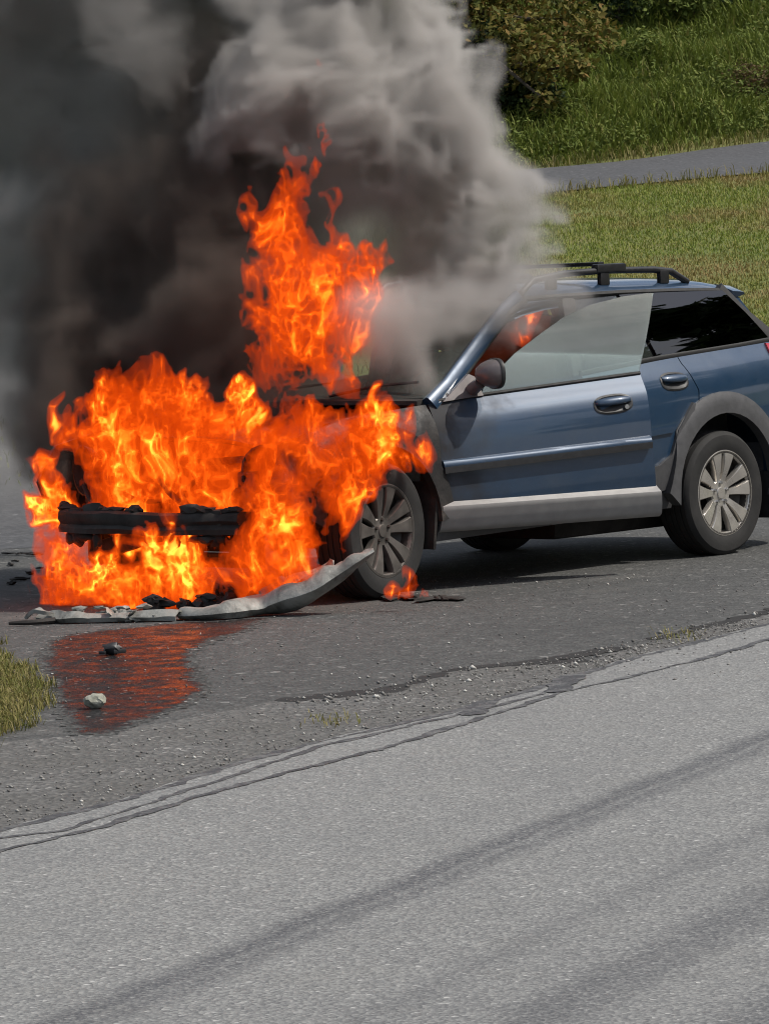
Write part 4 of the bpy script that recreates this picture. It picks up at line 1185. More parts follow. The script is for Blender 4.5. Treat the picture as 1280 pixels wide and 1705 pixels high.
COLS = [(1.0, 0.074, 0.003), (1.0, 0.096, 0.004), (1.0, 0.13, 0.006), (1.0, 0.18, 0.012), (1.0, 0.25, 0.03)]
FM = [flame_mat('flame_%d' % i, FIRE_K * d, COLS[i], (6.0, 7.0, 4.0, 2.0, 1.0)[i], i == 0) for i, (_, d) in enumerate(LEVELS)]
def tongues(env_x, env_top, base, n, seed, r0, Yfun, d=0.0, ky=2.0, lean=12, x0=None, x1=None):
    """many tapering tongues between a base line and an envelope of heights"""
    rr = np.random.RandomState(seed); out = []
    for k in range(n):
        px = rr.uniform(x0 or env_x[0], x1 or env_x[-1])
        b_ = base(px); top = float(np.interp(px, env_x, env_top))
        t = b_ + (top - b_) * (0.45 + 0.6 * rr.rand()); m = b_ + (t - b_) * rr.uniform(.4, .6)
        r = r0 * rr.uniform(.6, 1.3); dx = rr.uniform(-lean, lean); dd = d + rr.uniform(-.08, .08)
        out.append(cap((px, b_), r, (px + dx, m), r * .85, Yfun(px, dd), ky, Yfun(px + dx, dd)))
        out.append(cap((px + dx, m), r * .8, (px + 1.6 * dx + rr.uniform(-lean, lean), t), r * .18, Yfun(px + dx, dd), ky, Yfun(px + dx, dd)))
    return out
def fire(label, caps, holes, seed, loc, **kw):
    lo, v, E = fire_field(caps, holes, seed, **kw)
    root = empty('fire', loc)
    tag(root, label, 'fire', 'flames on and around the car')
    tot = 0
    for i, (iso, d) in enumerate(LEVELS):
        r = surface_nets(E, iso, lo - np.array(loc), v)
        if r is None: continue
        o = from_np(NAMES[i], r[0], r[1], FM[i], root); o['kind'] = 'stuff'
        tot += len(r[1]) * 2
    print('fire', E.size / 1e6, 'Mvox', tot, 'tris')
def YF(px, d=0.0): return 20.05 - 0.0028 * (px - 54) + d          # just ahead of the car's nose
def YA(px, d=0.0): return 18.93 + 0.0028 * (px - 473) + d          # just outside its near wing
def fc(x1, y1, r1, x2, y2, r2, d=0.0, ky=1.7, Yfun=YF):
    return cap((x1, y1), r1, (x2, y2), r2, Yfun(x1, d), ky, Yfun(x2, d))
def hole(px, py, rx, ry, Y):
    m = Y / FPX
    return (at(px, py, Y), (rx * m, 0.6, ry * m))
C0 = lambda px, d=0.0: 20.1 + d
fire('tall torn flame leaping from the bonnet up into the smoke', [
    fc(470, 600, 66, 500, 540, 86, 0, 3.0, C0), fc(500, 540, 86, 520, 470, 90, 0, 3.0, C0), fc(515, 480, 84, 485, 390, 48, 0, 3.0, C0), fc(485, 390, 48, 480, 290, 30, 0, 3.0, C0),
    fc(480, 290, 30, 505, 240, 10, 0, 3.0, C0), fc(560, 455, 56, 605, 435, 30, 0, 3.0, C0), fc(605, 435, 28, 636, 428, 10, 0, 3.0, C0), fc(560, 530, 46, 590, 490, 28, 0, 3.0, C0),
    fc(430, 600, 34, 398, 612, 18, 0, 3.0, C0), fc(520, 600, 50, 470, 645, 30, 0, 2.5, C0), fc(418, 352, 8, 413, 316, 4, 0, 2.0, C0), fc(422, 362, 10, 452, 388, 14, 0, 2.0, C0),
    fc(532, 242, 9, 522, 222, 5, 0, 2.0, C0), fc(430, 460, 20, 440, 430, 14, 0, 2.5, C0), fc(545, 395, 16, 535, 330, 6, 0, 2.0, C0), fc(540, 600, 30, 560, 560, 30, 0, 2.5, C0)]
    + tongues([395, 430, 470, 520, 560, 590], [560, 440, 300, 330, 420, 470], lambda x: 620, 22, 31, 16, C0, 0, 2.4),
    [hole(535, 385, 11, 24, 20.1), hole(462, 395, 8, 14, 20.1), hole(512, 315, 6, 20, 20.1)], 3, tuple(at(490, 640, 20.1)))
fire('broad sheet of flame rising from the nose above the bumper beam', [
    fc(245, 820, 80, 245, 720, 92, .25), fc(245, 720, 90, 238, 640, 42, .25), fc(238, 640, 34, 247, 602, 10, .25), fc(165, 800, 34, 148, 710, 18, .25), fc(148, 700, 14, 185, 655, 24, .25),
    fc(310, 730, 52, 312, 655, 14, .25), fc(340, 825, 54, 352, 740, 48, .25), fc(405, 815, 50, 418, 745, 36, .25), fc(175, 800, 48, 165, 740, 36, .25), fc(392, 685, 15, 425, 705, 16, .25), fc(440, 750, 18, 455, 715, 9, .25),
    fc(115, 850, 28, 100, 800, 21, .12), fc(100, 800, 20, 84, 755, 9, .12), fc(86, 885, 11, 100, 900, 11, .12), fc(110, 848, 30, 190, 845, 34, .18), fc(420, 850, 26, 460, 800, 20, .2),
    fc(375, 690, 8, 400, 672, 10, .25), fc(118, 735, 6, 128, 700, 10, .25), fc(200, 620, 10, 215, 608, 5, .25)]
    + tongues([80, 90, 115, 130, 165, 200, 245, 275, 290, 315, 340, 375, 395, 430, 460, 475], [745, 750, 800, 690, 665, 620, 590, 625, 660, 640, 690, 700, 668, 685, 715, 760], lambda x: 862, 60, 21, 19, YF, .2),
    [hole(124, 795, 18, 30, 20.0), hole(292, 770, 9, 16, 19.7), hole(350, 700, 12, 20, 19.4)], 5, tuple(at(250, 860, 19.7)))
fire('ragged flames licking the road beneath the charred bumper beam', [
    fc(88, 1000, 8, 250, 1003, 11, .0), fc(250, 1000, 12, 420, 990, 16, .0), fc(112, 925, 20, 120, 985, 20, .05), fc(190, 985, 24, 260, 965, 38, .0), fc(270, 940, 36, 330, 955, 44, .0),
    fc(330, 925, 18, 392, 965, 32, .0), fc(415, 955, 44, 462, 920, 42, .0), fc(70, 996, 4, 112, 978, 9, .0), fc(90, 905, 10, 108, 940, 14, .05), fc(300, 985, 20, 350, 985, 22, .0), fc(150, 975, 22, 200, 990, 18, .0),
    fc(180, 917, 9, 205, 916, 9, .03), fc(480, 935, 24, 505, 905, 22, .0), fc(245, 905, 12, 262, 950, 22, .0)]
    + tongues([70, 90, 130, 200, 300, 400, 520], [880, 900, 912, 930, 905, 895, 880], lambda x: 1003 - max(0, x - 330) * .2, 56, 23, 15, YF, .0)
    + tongues([250, 270, 290], [868, 850, 866], lambda x: 925, 9, 41, 11, YF, -.12, 2.0, 7) + tongues([82, 100], [850, 870], lambda x: 930, 5, 43, 9, YF, -.08, 2.0, 6),
    [hole(205, 938, 38, 11, 19.7), hole(105, 975, 8, 12, 20.0), hole(378, 912, 12, 18, 19.1)], 7, tuple(at(250, 1005, 19.5)), floor=0.012)
fire('curling flames pouring over the front wheel arch', [
    fc(480, 700, 30, 530, 740, 56, 0, 1.9, YA), fc(530, 750, 64, 600, 730, 58, 0, 1.9, YA), fc(600, 730, 56, 655, 710, 42, 0, 1.9, YA), fc(632, 710, 38, 662, 735, 20, 0, 1.9, YA), fc(668, 735, 15, 678, 800, 9, 0, 1.9, YA),
    fc(560, 800, 46, 510, 880, 34, 0, 1.9, YA), fc(640, 695, 22, 640, 662, 8, 0, 1.9, YA), fc(495, 685, 16, 490, 655, 5, 0, 1.9, YA), fc(470, 900, 34, 500, 870, 30, 0, 1.9, YA), fc(570, 690, 18, 585, 668, 8, 0, 1.9, YA),
    fc(642, 755, 22, 664, 770, 11, 0, 1.9, YA), fc(500, 900, 26, 515, 935, 14, 0, 1.9, YA), fc(540, 845, 24, 525, 905, 16, 0, 1.9, YA), fc(450, 700, 14, 470, 730, 20, 0, 1.9, YA)]
    + tongues([455, 480, 500, 530, 560, 600, 630, 650, 670, 682], [700, 662, 652, 685, 676, 664, 652, 684, 695, 728], lambda x: float(np.interp(x, [455, 520, 560, 600, 650, 690, 720], [900, 860, 810, 785, 770, 790, 820])), 44, 25, 15, YA, .0),
    [hole(655, 770, 10, 18, 19.4), hole(486, 772, 26, 46, 19.0), hole(640, 845, 56, 46, 19.35), hole(556, 930, 22, 46, 19.1)], 9, tuple(at(560, 860, 19.1)))
YS_ = lambda px, d=0.0: 18.72
fire('small separate flame burning on the asphalt by the front tyre', [
    fc(646, 990, 6, 665, 992, 6, 0, 1.3, YS_), fc(665, 992, 6, 705, 991, 4, 0, 1.3, YS_), fc(682, 985, 9, 683, 963, 6, 0, 1.3, YS_), fc(683, 963, 5, 673, 953, 4, 0, 1.3, YS_), fc(648, 988, 5, 652, 977, 2.5, 0, 1.3, YS_),
    fc(690, 985, 6, 712, 992, 2, 0, 1.3, YS_)], [hole(668, 975, 5, 8, 18.72)], 11, tuple(at(680, 995, 18.72)), vx=.0035, vy=.006, pad=.04, warp=.16, rag=.14, floor=0.012, gain=2.4, grow=.002)
YC_ = lambda px, d=0.0: 20.95
fire('dull red flame inside the cabin under the roof lining', [
    fc(812, 552, 10, 850, 542, 15, 0, 1.5, YC_), fc(850, 545, 12, 876, 562, 6, 0, 1.5, YC_), fc(886, 525, 9, 894, 488, 6, 0, 1.5, YC_), fc(876, 540, 6, 888, 512, 8, 0, 1.5, YC_)],
    [], 13, tuple(at(850, 560, 20.95)), vx=.006, vy=.012, pad=.06, warp=.4, rag=.4, grow=.01)
YW_ = lambda px, d=0.0: 19.6
fire('loose red wisps of flame torn off high in the smoke', [
    fc(545, 100, 7, 556, 118, 5, 0, 1.5, YW_), fc(552, 150, 3, 560, 180, 5, 0, 1.5, YW_), fc(540, 120, 3, 536, 95, 2, 0, 1.5, YW_)],
    [], 17, tuple(at(550, 150, 19.6)), vx=.007, vy=.012, pad=.07, warp=.6, rag=.4, gain=.6, grow=.01)

# cabin smoke behind the open door, its firelight put in as weak emission
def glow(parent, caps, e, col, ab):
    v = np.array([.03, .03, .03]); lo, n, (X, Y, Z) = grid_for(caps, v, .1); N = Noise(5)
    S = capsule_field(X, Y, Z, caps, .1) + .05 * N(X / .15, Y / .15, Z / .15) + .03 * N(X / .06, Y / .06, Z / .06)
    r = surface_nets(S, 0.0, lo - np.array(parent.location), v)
    from_np('emissive_haze', r[0], r[1], flame_mat('emissive_haze', e, col, ab, False), parent)['kind'] = 'stuff'
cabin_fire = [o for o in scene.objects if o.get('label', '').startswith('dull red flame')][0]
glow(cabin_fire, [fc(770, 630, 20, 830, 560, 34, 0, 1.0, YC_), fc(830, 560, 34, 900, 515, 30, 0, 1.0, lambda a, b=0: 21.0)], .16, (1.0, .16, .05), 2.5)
# ------------------------------------------------------------------ smoke (density grids computed here, turned into volumes by geometry nodes)
def smoke_mat(name, col, dens, aniso=0.2):
    t = NT(name)
    pv = t.n('ShaderNodeVolumePrincipled')
    pv.inputs['Color'].default_value = (*col, 1); pv.inputs['Density'].default_value = dens
    pv.inputs['Anisotropy'].default_value = aniso
    pv.inputs['Density Attribute'].default_value = 'density'
    t.l(pv.outputs[0], t.out.inputs['Volume'])
    return t.m
def smoke_field(caps, seed, v, edge, amp, pad=0.35, drift=(0, 0, 0), soft=0.0, patch=0.0):
    v = np.array([v, v, v])
    lo, n, (X, Y, Z) = grid_for(caps, v, pad)
    N = Noise(seed)
    a1, a2, a3, a4 = amp
    wx = 0.16 * N(X / .6, Y / .6, Z / .6); wz = 0.16 * N(X / .6, Y / .6, Z / .6, 5.)
    wx = wx + .06 * N(X / .22, Y / .22, Z / .22, 8.); wz = wz + .06 * N(X / .22, Y / .22, Z / .22, 12.)
    X2 = X + wx; Z2 = Z + wz
    S, w = capsule_field(X2, Y, Z2, caps, k=0.12, weights=True)
    puff = lambda s, o: 1.0 - 2.6 * np.abs(N(X2 / s, Y / s, Z2 / s, o))
    S = S + a1 * puff(.62, 21.) + a2 * puff(.30, 31.) + a3 * puff(.145, 41.) + a4 * puff(.075, 51.)
    D = np.clip(S / edge, 0, 1) * w
    if patch: D *= np.clip(1 + patch * (N(X / .5, Y / .5, Z / .8, 61.) + .5 * N(X / .2, Y / .2, Z / .3, 71.)), .08, 3)
    # never reach the border of the grid
    D[0] = D[-1] = 0; D[:, 0] = D[:, -1] = 0; D[:, :, 0] = D[:, :, -1] = 0
    return lo, v, D.astype(np.float32)
def smoke(label, caps, seed, mat, loc, v=0.035, edge=.12, amp=(.12, .07, .035, .018), **kw):
    lo, v, D = smoke_field(caps, seed, v, edge, amp, **kw)
    nx, ny, nz = D.shape
    me = bpy.data.meshes.new('smoke')
    me.vertices.add(D.size)
    at_ = me.attributes.new('d', 'FLOAT', 'POINT'); at_.data.foreach_set('value', D.ravel())
    me.materials.append(mat)
    o = bpy.data.objects.new('smoke', me); o.location = loc
    link(o); tag(o, label, None, None, 'stuff')
    lo = lo - np.array(loc)
    hi = lo + v * (np.array(D.shape) - 1)
    g = bpy.data.node_groups.new('smoke_grid', 'GeometryNodeTree')
    g.interface.new_socket('Geometry', in_out='INPUT', socket_type='NodeSocketGeometry')
    g.interface.new_socket('Geometry', in_out='OUTPUT', socket_type='NodeSocketGeometry')
    N = g.nodes.new; Lk = g.links.new
    gi, go = N('NodeGroupInput'), N('NodeGroupOutput')
    vc = N('GeometryNodeVolumeCube')
    vc.inputs['Background'].default_value = 0.0
    vc.inputs['Min'].default_value = tuple(lo); vc.inputs['Max'].default_value = tuple(hi)
    for k, nme in enumerate(('Resolution X', 'Resolution Y', 'Resolution Z')): vc.inputs[nme].default_value = D.shape[k]
    ps = N('GeometryNodeInputPosition')
    s1 = N('ShaderNodeVectorMath'); s1.operation = 'SUBTRACT'; s1.inputs[1].default_value = tuple(lo); Lk(ps.outputs[0], s1.inputs[0])
    s2 = N('ShaderNodeVectorMath'); s2.operation = 'MULTIPLY'; s2.inputs[1].default_value = tuple(1 / v); Lk(s1.outputs[0], s2.inputs[0])
    s3 = N('ShaderNodeVectorMath'); s3.operation = 'ADD'; s3.inputs[1].default_value = (0.5, 0.5, 0.5); Lk(s2.outputs[0], s3.inputs[0])
    s4 = N('ShaderNodeVectorMath'); s4.operation = 'FLOOR'; Lk(s3.outputs[0], s4.inputs[0])
    # split into integers before combining, so large indices stay exact
    sp = N('ShaderNodeSeparateXYZ'); Lk(s4.outputs[0], sp.inputs[0])
    def im(op, a, b):
        m = N('FunctionNodeIntegerMath'); m.operation = op
        for i, x in enumerate((a, b)):
            if isinstance(x, int): m.inputs[i].default_value = x
            else: Lk(x, m.inputs[i])
        return m.outputs[0]
    idx = im('ADD', im('MULTIPLY', im('ADD', im('MULTIPLY', sp.outputs[0], ny), sp.outputs[1]), nz), sp.outputs[2])
    na = N('GeometryNodeInputNamedAttribute'); na.data_type = 'FLOAT'; na.inputs['Name'].default_value = 'd'
    si = N('GeometryNodeSampleIndex'); si.data_type = 'FLOAT'; si.domain = 'POINT'; si.clamp = True
    Lk(gi.outputs[0], si.inputs['Geometry']); Lk(na.outputs['Attribute'], si.inputs['Value']); Lk(idx, si.inputs['Index'])
    Lk(si.outputs[0], vc.inputs['Density'])
    sm = N('GeometryNodeSetMaterial'); sm.inputs['Material'].default_value = mat
    Lk(vc.outputs[0], sm.inputs['Geometry']); Lk(sm.outputs[0], go.inputs[0])
    md = o.modifiers.new('grid', 'NODES'); md.node_group = g
    print('smoke', D.shape, D.size / 1e6)
    return o
SD = smoke_mat('dark_smoke', (0.56, 0.55, 0.515), 4.5, 0.0)
SK = smoke_mat('black_smoke', (0.20, 0.17, 0.15), 7.0, 0.0)
SP = smoke_mat('pale_smoke', (0.67, 0.645, 0.62), 9.5, 0.1)
cD = lambda x1, y1, r1, x2, y2, r2, Y, w=1.0, ky=1.2: cap((x1, y1), r1, (x2, y2), r2, Y, ky, None, w)
smoke('dark sooty smoke rolling up from the burning nose of the car', [
    cD(330, 760, 130, 240, 620, 210, 21.5, 1.0), cD(230, 620, 220, 170, 420, 260, 21.7, 1.0), cD(150, 420, 270, 140, 150, 300, 21.9, .9), cD(150, 150, 310, 100, -150, 400, 22.0, .8), cD(120, -150, 400, 60, -420, 420, 22.0, .8),
    cD(110, 820, 50, 110, 720, 90, 21.2, .9), cD(430, 640, 120, 420, 420, 170, 21.6, 1.4), cD(420, 420, 170, 400, 150, 160, 21.7, 1.2), cD(520, 650, 80, 640, 655, 40, 20.9, 1.2, 1.6), cD(480, 760, 50, 470, 690, 70, 20.7, 1.2, 1.6),
    cD(560, 470, 110, 580, 250, 150, 22.0, 1.0), cD(680, 450, 90, 660, 280, 120, 22.2, .9)],
    3, SD, tuple(at(280, 860, 21.3)), v=0.042, edge=.28, amp=(.16, .09, .05, .02), patch=0.7)
smoke('black soot pouring off the flames over the nose and bonnet', [
    cD(105, 800, 45, 120, 690, 90, 20.7, 1.2), cD(110, 690, 100, 170, 560, 130, 20.9, 1.1), cD(330, 690, 90, 320, 540, 160, 20.7, 1.2), cD(400, 700, 70, 400, 520, 120, 20.6, 1.4), cD(380, 540, 130, 350, 320, 120, 20.9, 1.0), cD(350, 320, 110, 330, 140, 80, 21.0, .6),
    cD(160, 560, 130, 200, 400, 130, 21.0, .6), cD(620, 290, 60, 740, 390, 60, 20.75, .30), cD(740, 390, 60, 845, 455, 34, 20.55, .34), cD(520, 655, 56, 640, 650, 28, 20.4, 1.4, 1.6), cD(480, 780, 40, 470, 690, 60, 20.2, 1.4, 1.8)],
    23, SK, tuple(at(300, 860, 20.9)), v=0.036, edge=.26, amp=(.13, .09, .05, .02), patch=0.8)
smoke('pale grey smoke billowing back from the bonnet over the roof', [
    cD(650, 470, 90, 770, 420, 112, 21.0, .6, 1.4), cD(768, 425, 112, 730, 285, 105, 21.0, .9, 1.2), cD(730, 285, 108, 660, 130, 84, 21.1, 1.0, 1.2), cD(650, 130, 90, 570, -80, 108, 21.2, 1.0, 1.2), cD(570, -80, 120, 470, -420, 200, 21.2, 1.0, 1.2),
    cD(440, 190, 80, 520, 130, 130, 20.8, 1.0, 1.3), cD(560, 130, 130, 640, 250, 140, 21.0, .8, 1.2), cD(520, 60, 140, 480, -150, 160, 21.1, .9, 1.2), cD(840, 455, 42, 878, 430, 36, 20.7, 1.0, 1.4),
    cD(600, 330, 100, 660, 430, 110, 21.0, .6, 1.3), cD(215, 30, 34, 250, 95, 40, 20.6, .10, 1.5), cD(-10, 400, 40, -5, 460, 40, 20.8, .12, 1.4)],  # last two faint puffs are added to imitate sky-lit gaps in the dark smoke
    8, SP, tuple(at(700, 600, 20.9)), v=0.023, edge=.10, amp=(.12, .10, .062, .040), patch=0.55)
smoke('thin veil of smoke trailing over the windscreen and door pillar', [
    cD(722, 690, 14, 690, 630, 26, 19.95, .7, 1.3), cD(690, 630, 30, 610, 570, 64, 20.0, 1.0, 1.3), cD(610, 560, 64, 710, 530, 62, 20.1, .8, 1.4), cD(690, 520, 60, 800, 490, 56, 20.2, .6, 1.4), cD(800, 495, 56, 895, 490, 52, 20.35, .6, 1.4), cD(850, 530, 40, 920, 490, 36, 20.4, .5, 1.4),
    cD(640, 490, 45, 880, 460, 46, 20.3, .28, 1.4)],
    12, SP, tuple(at(720, 700, 20.0)), v=0.025, edge=.14, amp=(.05, .05, .03, .015), pad=.2, patch=1.0)
smoke('grey smoke drifting low across the driveway beyond the car', [
    cD(-60, 760, 90, 30, 740, 130, 23.8, .16, 1.0), cD(-40, 850, 50, 60, 800, 90, 23.6, .16, 1.0), cD(-80, 560, 120, 20, 640, 120, 23.8, .14, 1.0), cD(-60, 440, 90, -10, 300, 90, 23.4, .25, 1.0)],
    15, SP, tuple(at(20, 860, 23.6)), v=0.05, edge=.35, amp=(.12, .06, .03, .0), patch=0.4)

# ------------------------------------------------------------------ things lying on the road
# torn-off bumper skin: a swept, curved sheet with thickness
def swept(name, path, prof, mat, parent, thick=0.012, seed=0, crumple=0.0):
    """path: points (x,y,z) of the lower edge; prof(t) -> list of (out, up) offsets"""
    P = [Vector(p) for p in path]
    n = len(P); rows = []
    for i, p in enumerate(P):
        d = (P[min(i + 1, n - 1)] - P[max(i - 1, 0)]); d.z = 0; d.normalize()
        nrm = Vector((d.y, -d.x, 0))                 # towards the camera side
        row = []
        for (o, u) in prof(i / (n - 1)):
            q = p + nrm * o + Vector((0, 0, u))
            if crumple:
                q += Vector((mnoise.noise(q * 9 + Vector((seed, 0, 0))), mnoise.noise(q * 9 + Vector((0, seed, 0))), 0.6 * abs(mnoise.noise(q * 11 + Vector((0, 0, seed)))))) * crumple
            row.append(q)
        rows.append(row)
    m = len(rows[0]); bm = bmesh.new()
    A = [[bm.verts.new(q) for q in r] for r in rows]
    for i in range(n - 1):
        for k in range(m - 1): bm.faces.new((A[i][k], A[i][k + 1], A[i + 1][k + 1], A[i + 1][k]))
    bm.normal_update()
    bmesh.ops.solidify(bm, geom=bm.faces[:], thickness=thick)
    for v in bm.verts: v.co.z = max(v.co.z, 0.008)
    return from_bm(name, bm, mat, parent, sharp=50)
def smooth_path(pts, n):
    pts = np.array(pts, float); t = np.linspace(0, 1, len(pts)); out = []
    # Catmull-Rom
    for u in np.linspace(0, len(pts) - 1 - 1e-6, n):
        i = int(u); f = u - i
        p0, p1, p2, p3 = pts[max(i - 1, 0)], pts[i], pts[i + 1], pts[min(i + 2, len(pts) - 1)]
        out.append(0.5 * ((2 * p1) + (-p0 + p2) * f + (2 * p0 - 5 * p1 + 4 * p2 - p3) * f * f + (-p0 + 3 * p1 - 3 * p2 + p3) * f ** 3))
    return out
def add_lump(bm, c, s, rot=None, seed=0, amp=0.35):
    r = bmesh.ops.create_icosphere(bm, subdivisions=2, radius=0.5)
    for v in r['verts']:
        n_ = 1 + amp * mnoise.noise(v.co * 3 + Vector((seed, seed * 1.3, 0))) + amp * mnoise.noise(v.co * 7 + Vector((0, seed, seed)))
        q = Vector((v.co.x * s[0], v.co.y * s[1], v.co.z * s[2])) * n_
        v.co = (rot @ q if rot is not None else q) + Vector(c)
bump_root = empty('bumper', tuple(gnd(430, 1030)))
tag(bump_root, 'torn grey bumper cover sagging on the ground across the nose of the car', 'bumper')
B0 = np.array(bump_root.location)
pth = smooth_path([gnd(300, 1034), gnd(370, 1034), gnd(440, 1027), at(500, 1012, 18.72), at(550, 982, 18.72), at(590, 950, 18.72), at(622, 921, 18.72)], 40)
def bprof(t):
    h = float(np.interp(t, [0, 0.2, 0.45, 0.65, 0.8, 0.93, 1.0], [0.05, 0.085, 0.125, 0.115, 0.075, 0.04, 0.012]))
    b = 0.05 * h / 0.12
    w1 = 0.012 * math.sin(t * 23) * h / .12; w2 = 0.010 * math.sin(t * 31 + 1)
    return [(-0.03, 0.0), (0.5 * b, 0.16 * h), (1.15 * b + w1, 0.46 * h), (1.05 * b + w1, 0.54 * h), (0.25 * b, 0.90 * h + w2), (-0.15 * b, 0.97 * h + w2), (-1.6 * b + w1, 0.86 * h + w2), (-2.6 * b, 0.80 * h - w2)]
swept('bumper_skin', [p - B0 for p in pth], bprof, M['molten'], bump_root, 0.005, 9, 0.008)
# pale crumpled liner standing behind it
pth2 = smooth_path([at(440, 995, 18.95), at(470, 985, 18.95), at(520, 965, 18.95), at(555, 945, 18.95)], 16)
swept('crumpled_liner', [p - B0 - np.array([0, 0, .03]) for p in pth2], lambda t: [(0.02, 0), (0.0, 0.03), (-0.03, 0.055 + .02 * math.sin(t * 6)), (-0.06, 0.06)], M['foil'], bump_root, 0.006, 3, 0.05)
# melted strip running to the far end
pth3 = smooth_path([gnd(70, 1038), gnd(130, 1040), gnd(200, 1038), gnd(300, 1036)], 22)
swept('melted_strip', [p - B0 + np.array([0, .02, 0.004]) for p in pth3], lambda t: [(0.02, 0.0), (0.03, 0.018), (0.0, 0.035 + .012 * math.sin(t * 9)), (-0.05, 0.03), (-0.09, 0.012)], M['molten'], bump_root, 0.008, 5, 0.025)
pth4 = smooth_path([gnd(48, 1034) + np.array([0, 0, .0]), at(62, 1021, 18.9), at(80, 1026, 18.88), gnd(110, 1034)], 14)
swept('torn_end', [p - B0 for p in pth4], lambda t: [(0.012, 0.0), (0.015, 0.014), (-0.01, 0.02)], M['molten'], bump_root, 0.006, 7, 0.008)
# melted knot of lamp and bracket
rk = random.Random(5)
bm = bmesh.new()
for k in range(26):
    px = rk.gauss(215, 26); hh = max(0.0, rk.random() ** 1.6 * 0.05)
    c = gnd(px, 1036 + rk.uniform(-6, 2)) - B0 + np.array([0, 0, 0.02 + hh])
    add_lump(bm, c, (rk.uniform(.04, .12), rk.uniform(.015, .05), rk.uniform(.008, .03)), Matrix.Rotation(rk.uniform(0, 3), 3, 'Z') @ Matrix.Rotation(rk.uniform(-.9, .9), 3, 'X'), k, .6)
from_bm('melted_knot', bm, M['foil'], bump_root, sharp=30)
bm = bmesh.new()
for k in range(30):
    px = rk.uniform(240, 470); hh = max(0.0, rk.random() ** 1.5 * 0.06)
    c = gnd(px, 1026 - 0.02 * (px - 240)) - B0 + np.array([0, 0.05, 0.03 + hh])
    add_lump(bm, c, (rk.uniform(.05, .14), rk.uniform(.03, .06), rk.uniform(.03, .08)), Matrix.Rotation(rk.uniform(0, 3), 3, 'Z'), k, .6)
from_bm('charred_foam', bm, M['char'], bump_root, sharp=30)
# black rod
bm = bmesh.new(); a = gnd(15, 1045); b = gnd(92, 1040)
add_tube(bm, [Vector(p - a) + Vector((0, 0, 0.02)) for p in (a, gnd(40, 1044), gnd(60, 1043), b)], [0.008, 0.012, 0.013, 0.015], 8)
o = from_bm('trim_strip', bm, M['char'], None); o.location = tuple(a); tag(o, 'thin black trim strip lying flat at the far tip of the torn bumper', 'trim strip')
# black clip in the puddle
bm = bmesh.new(); add_lump(bm, (0, 0, 0.035), (0.085, 0.06, 0.05), None, 3, .5); add_box(bm, (0.03, 0.0, 0.022), (0.06, 0.035, 0.02), Matrix.Rotation(0.5, 3, 'Z'), bevel=0.005); add_box(bm, (-0.03, 0.0, 0.02), (0.03, 0.07, 0.014), Matrix.Rotation(-0.3, 3, 'Z'), bevel=0.004)
o = from_bm('debris', bm, M['black']); o.location = tuple(gnd(186, 1093)); tag(o, 'small black melted lump sitting in the fire-lit puddle', 'debris')
# stone
bm = bmesh.new(); bmesh.ops.create_icosphere(bm, subdivisions=3, radius=1)
for v in bm.verts:
    n_ = mnoise.noise(v.co * 1.7) * 0.25 + mnoise.noise(v.co * 4) * 0.08
    v.co = Vector((v.co.x * 0.044, v.co.y * 0.04, v.co.z * 0.028)) * (1 + n_); v.co.z += 0.034
o = from_bm('stone', bm, M['stone'], sharp=25); o.location = tuple(gnd(160, 1182)); tag(o, 'single pale stone at the near end of the puddle', 'stone')
# burnt scrap under the small flame
bm = bmesh.new()
for k in range(9):
    px = 640 + 115 * k / 8 + rk.uniform(-6, 6)
    c = gnd(px, 1000 + rk.uniform(-1, 3)) - gnd(700, 1001) + np.array([0, 0, .014])
    add_lump(bm, c, (rk.uniform(.04, .09), rk.uniform(.10, .22), .022), Matrix.Rotation(rk.uniform(-.6, .6), 3, 'Z'), k, .6)
o = from_bm('charred_scrap', bm, M['char'], sharp=30); o.location = tuple(gnd(700, 1001)); tag(o, 'flat charred scrap of wheel liner beside the front tyre', 'scrap')
# little black bits on the drive behind the fire
bm = bmesh.new()
for (px, py) in ((18, 943), (30, 926), (42, 925), (58, 927), (25, 938), (12, 925), (66, 950), (50, 958), (35, 968), (20, 975), (75, 965)):
    c = gnd(px, py) - gnd(40, 945) + np.array([0, 0, .015])
    add_lump(bm, c, (rk.uniform(.02, .05), rk.uniform(.04, .14), rk.uniform(.01, .025)), Matrix.Rotation(rk.uniform(0, 3), 3, 'Z'), px, .6)
o = from_bm('debris', bm, M['char'], sharp=30); o.location = tuple(gnd(40, 945)); tag(o, 'scatter of tiny black fragments on the drive past the flames', None, None, 'stuff')

# loose gravel
def pebbles(name, spots, label):
    oc = np.array([(1, 0, 0), (-1, 0, 0), (0, 1, 0), (0, -1, 0), (0, 0, 1), (0, 0, -1)], float)
    fc_ = np.array([(0, 2, 4), (2, 1, 4), (1, 3, 4), (3, 0, 4), (2, 0, 5), (1, 2, 5), (3, 1, 5), (0, 3, 5)])
    V, F = [], []
    for (x, y, s) in spots:
        a = rng.rand() * 6.28
        sc = s * (0.6 + 0.8 * rng.rand(3)); v = oc * sc * (0.8 + 0.4 * rng.rand(6, 1))
        c, n_ = math.cos(a), math.sin(a)
        v = np.stack([v[:, 0] * c - v[:, 1] * n_, v[:, 0] * n_ + v[:, 1] * c, v[:, 2] * 0.7], 1) + np.array([x, y, 0.006 + s * 0.25])
        F.append(fc_ + 6 * len(V)); V.append(v)
    o = from_np(name, np.concatenate(V), np.concatenate(F), M['pebble'])
    tag(o, label, None, None, 'stuff')
t = NT('pebble'); g_ = t.n('ShaderNodeNewGeometry')
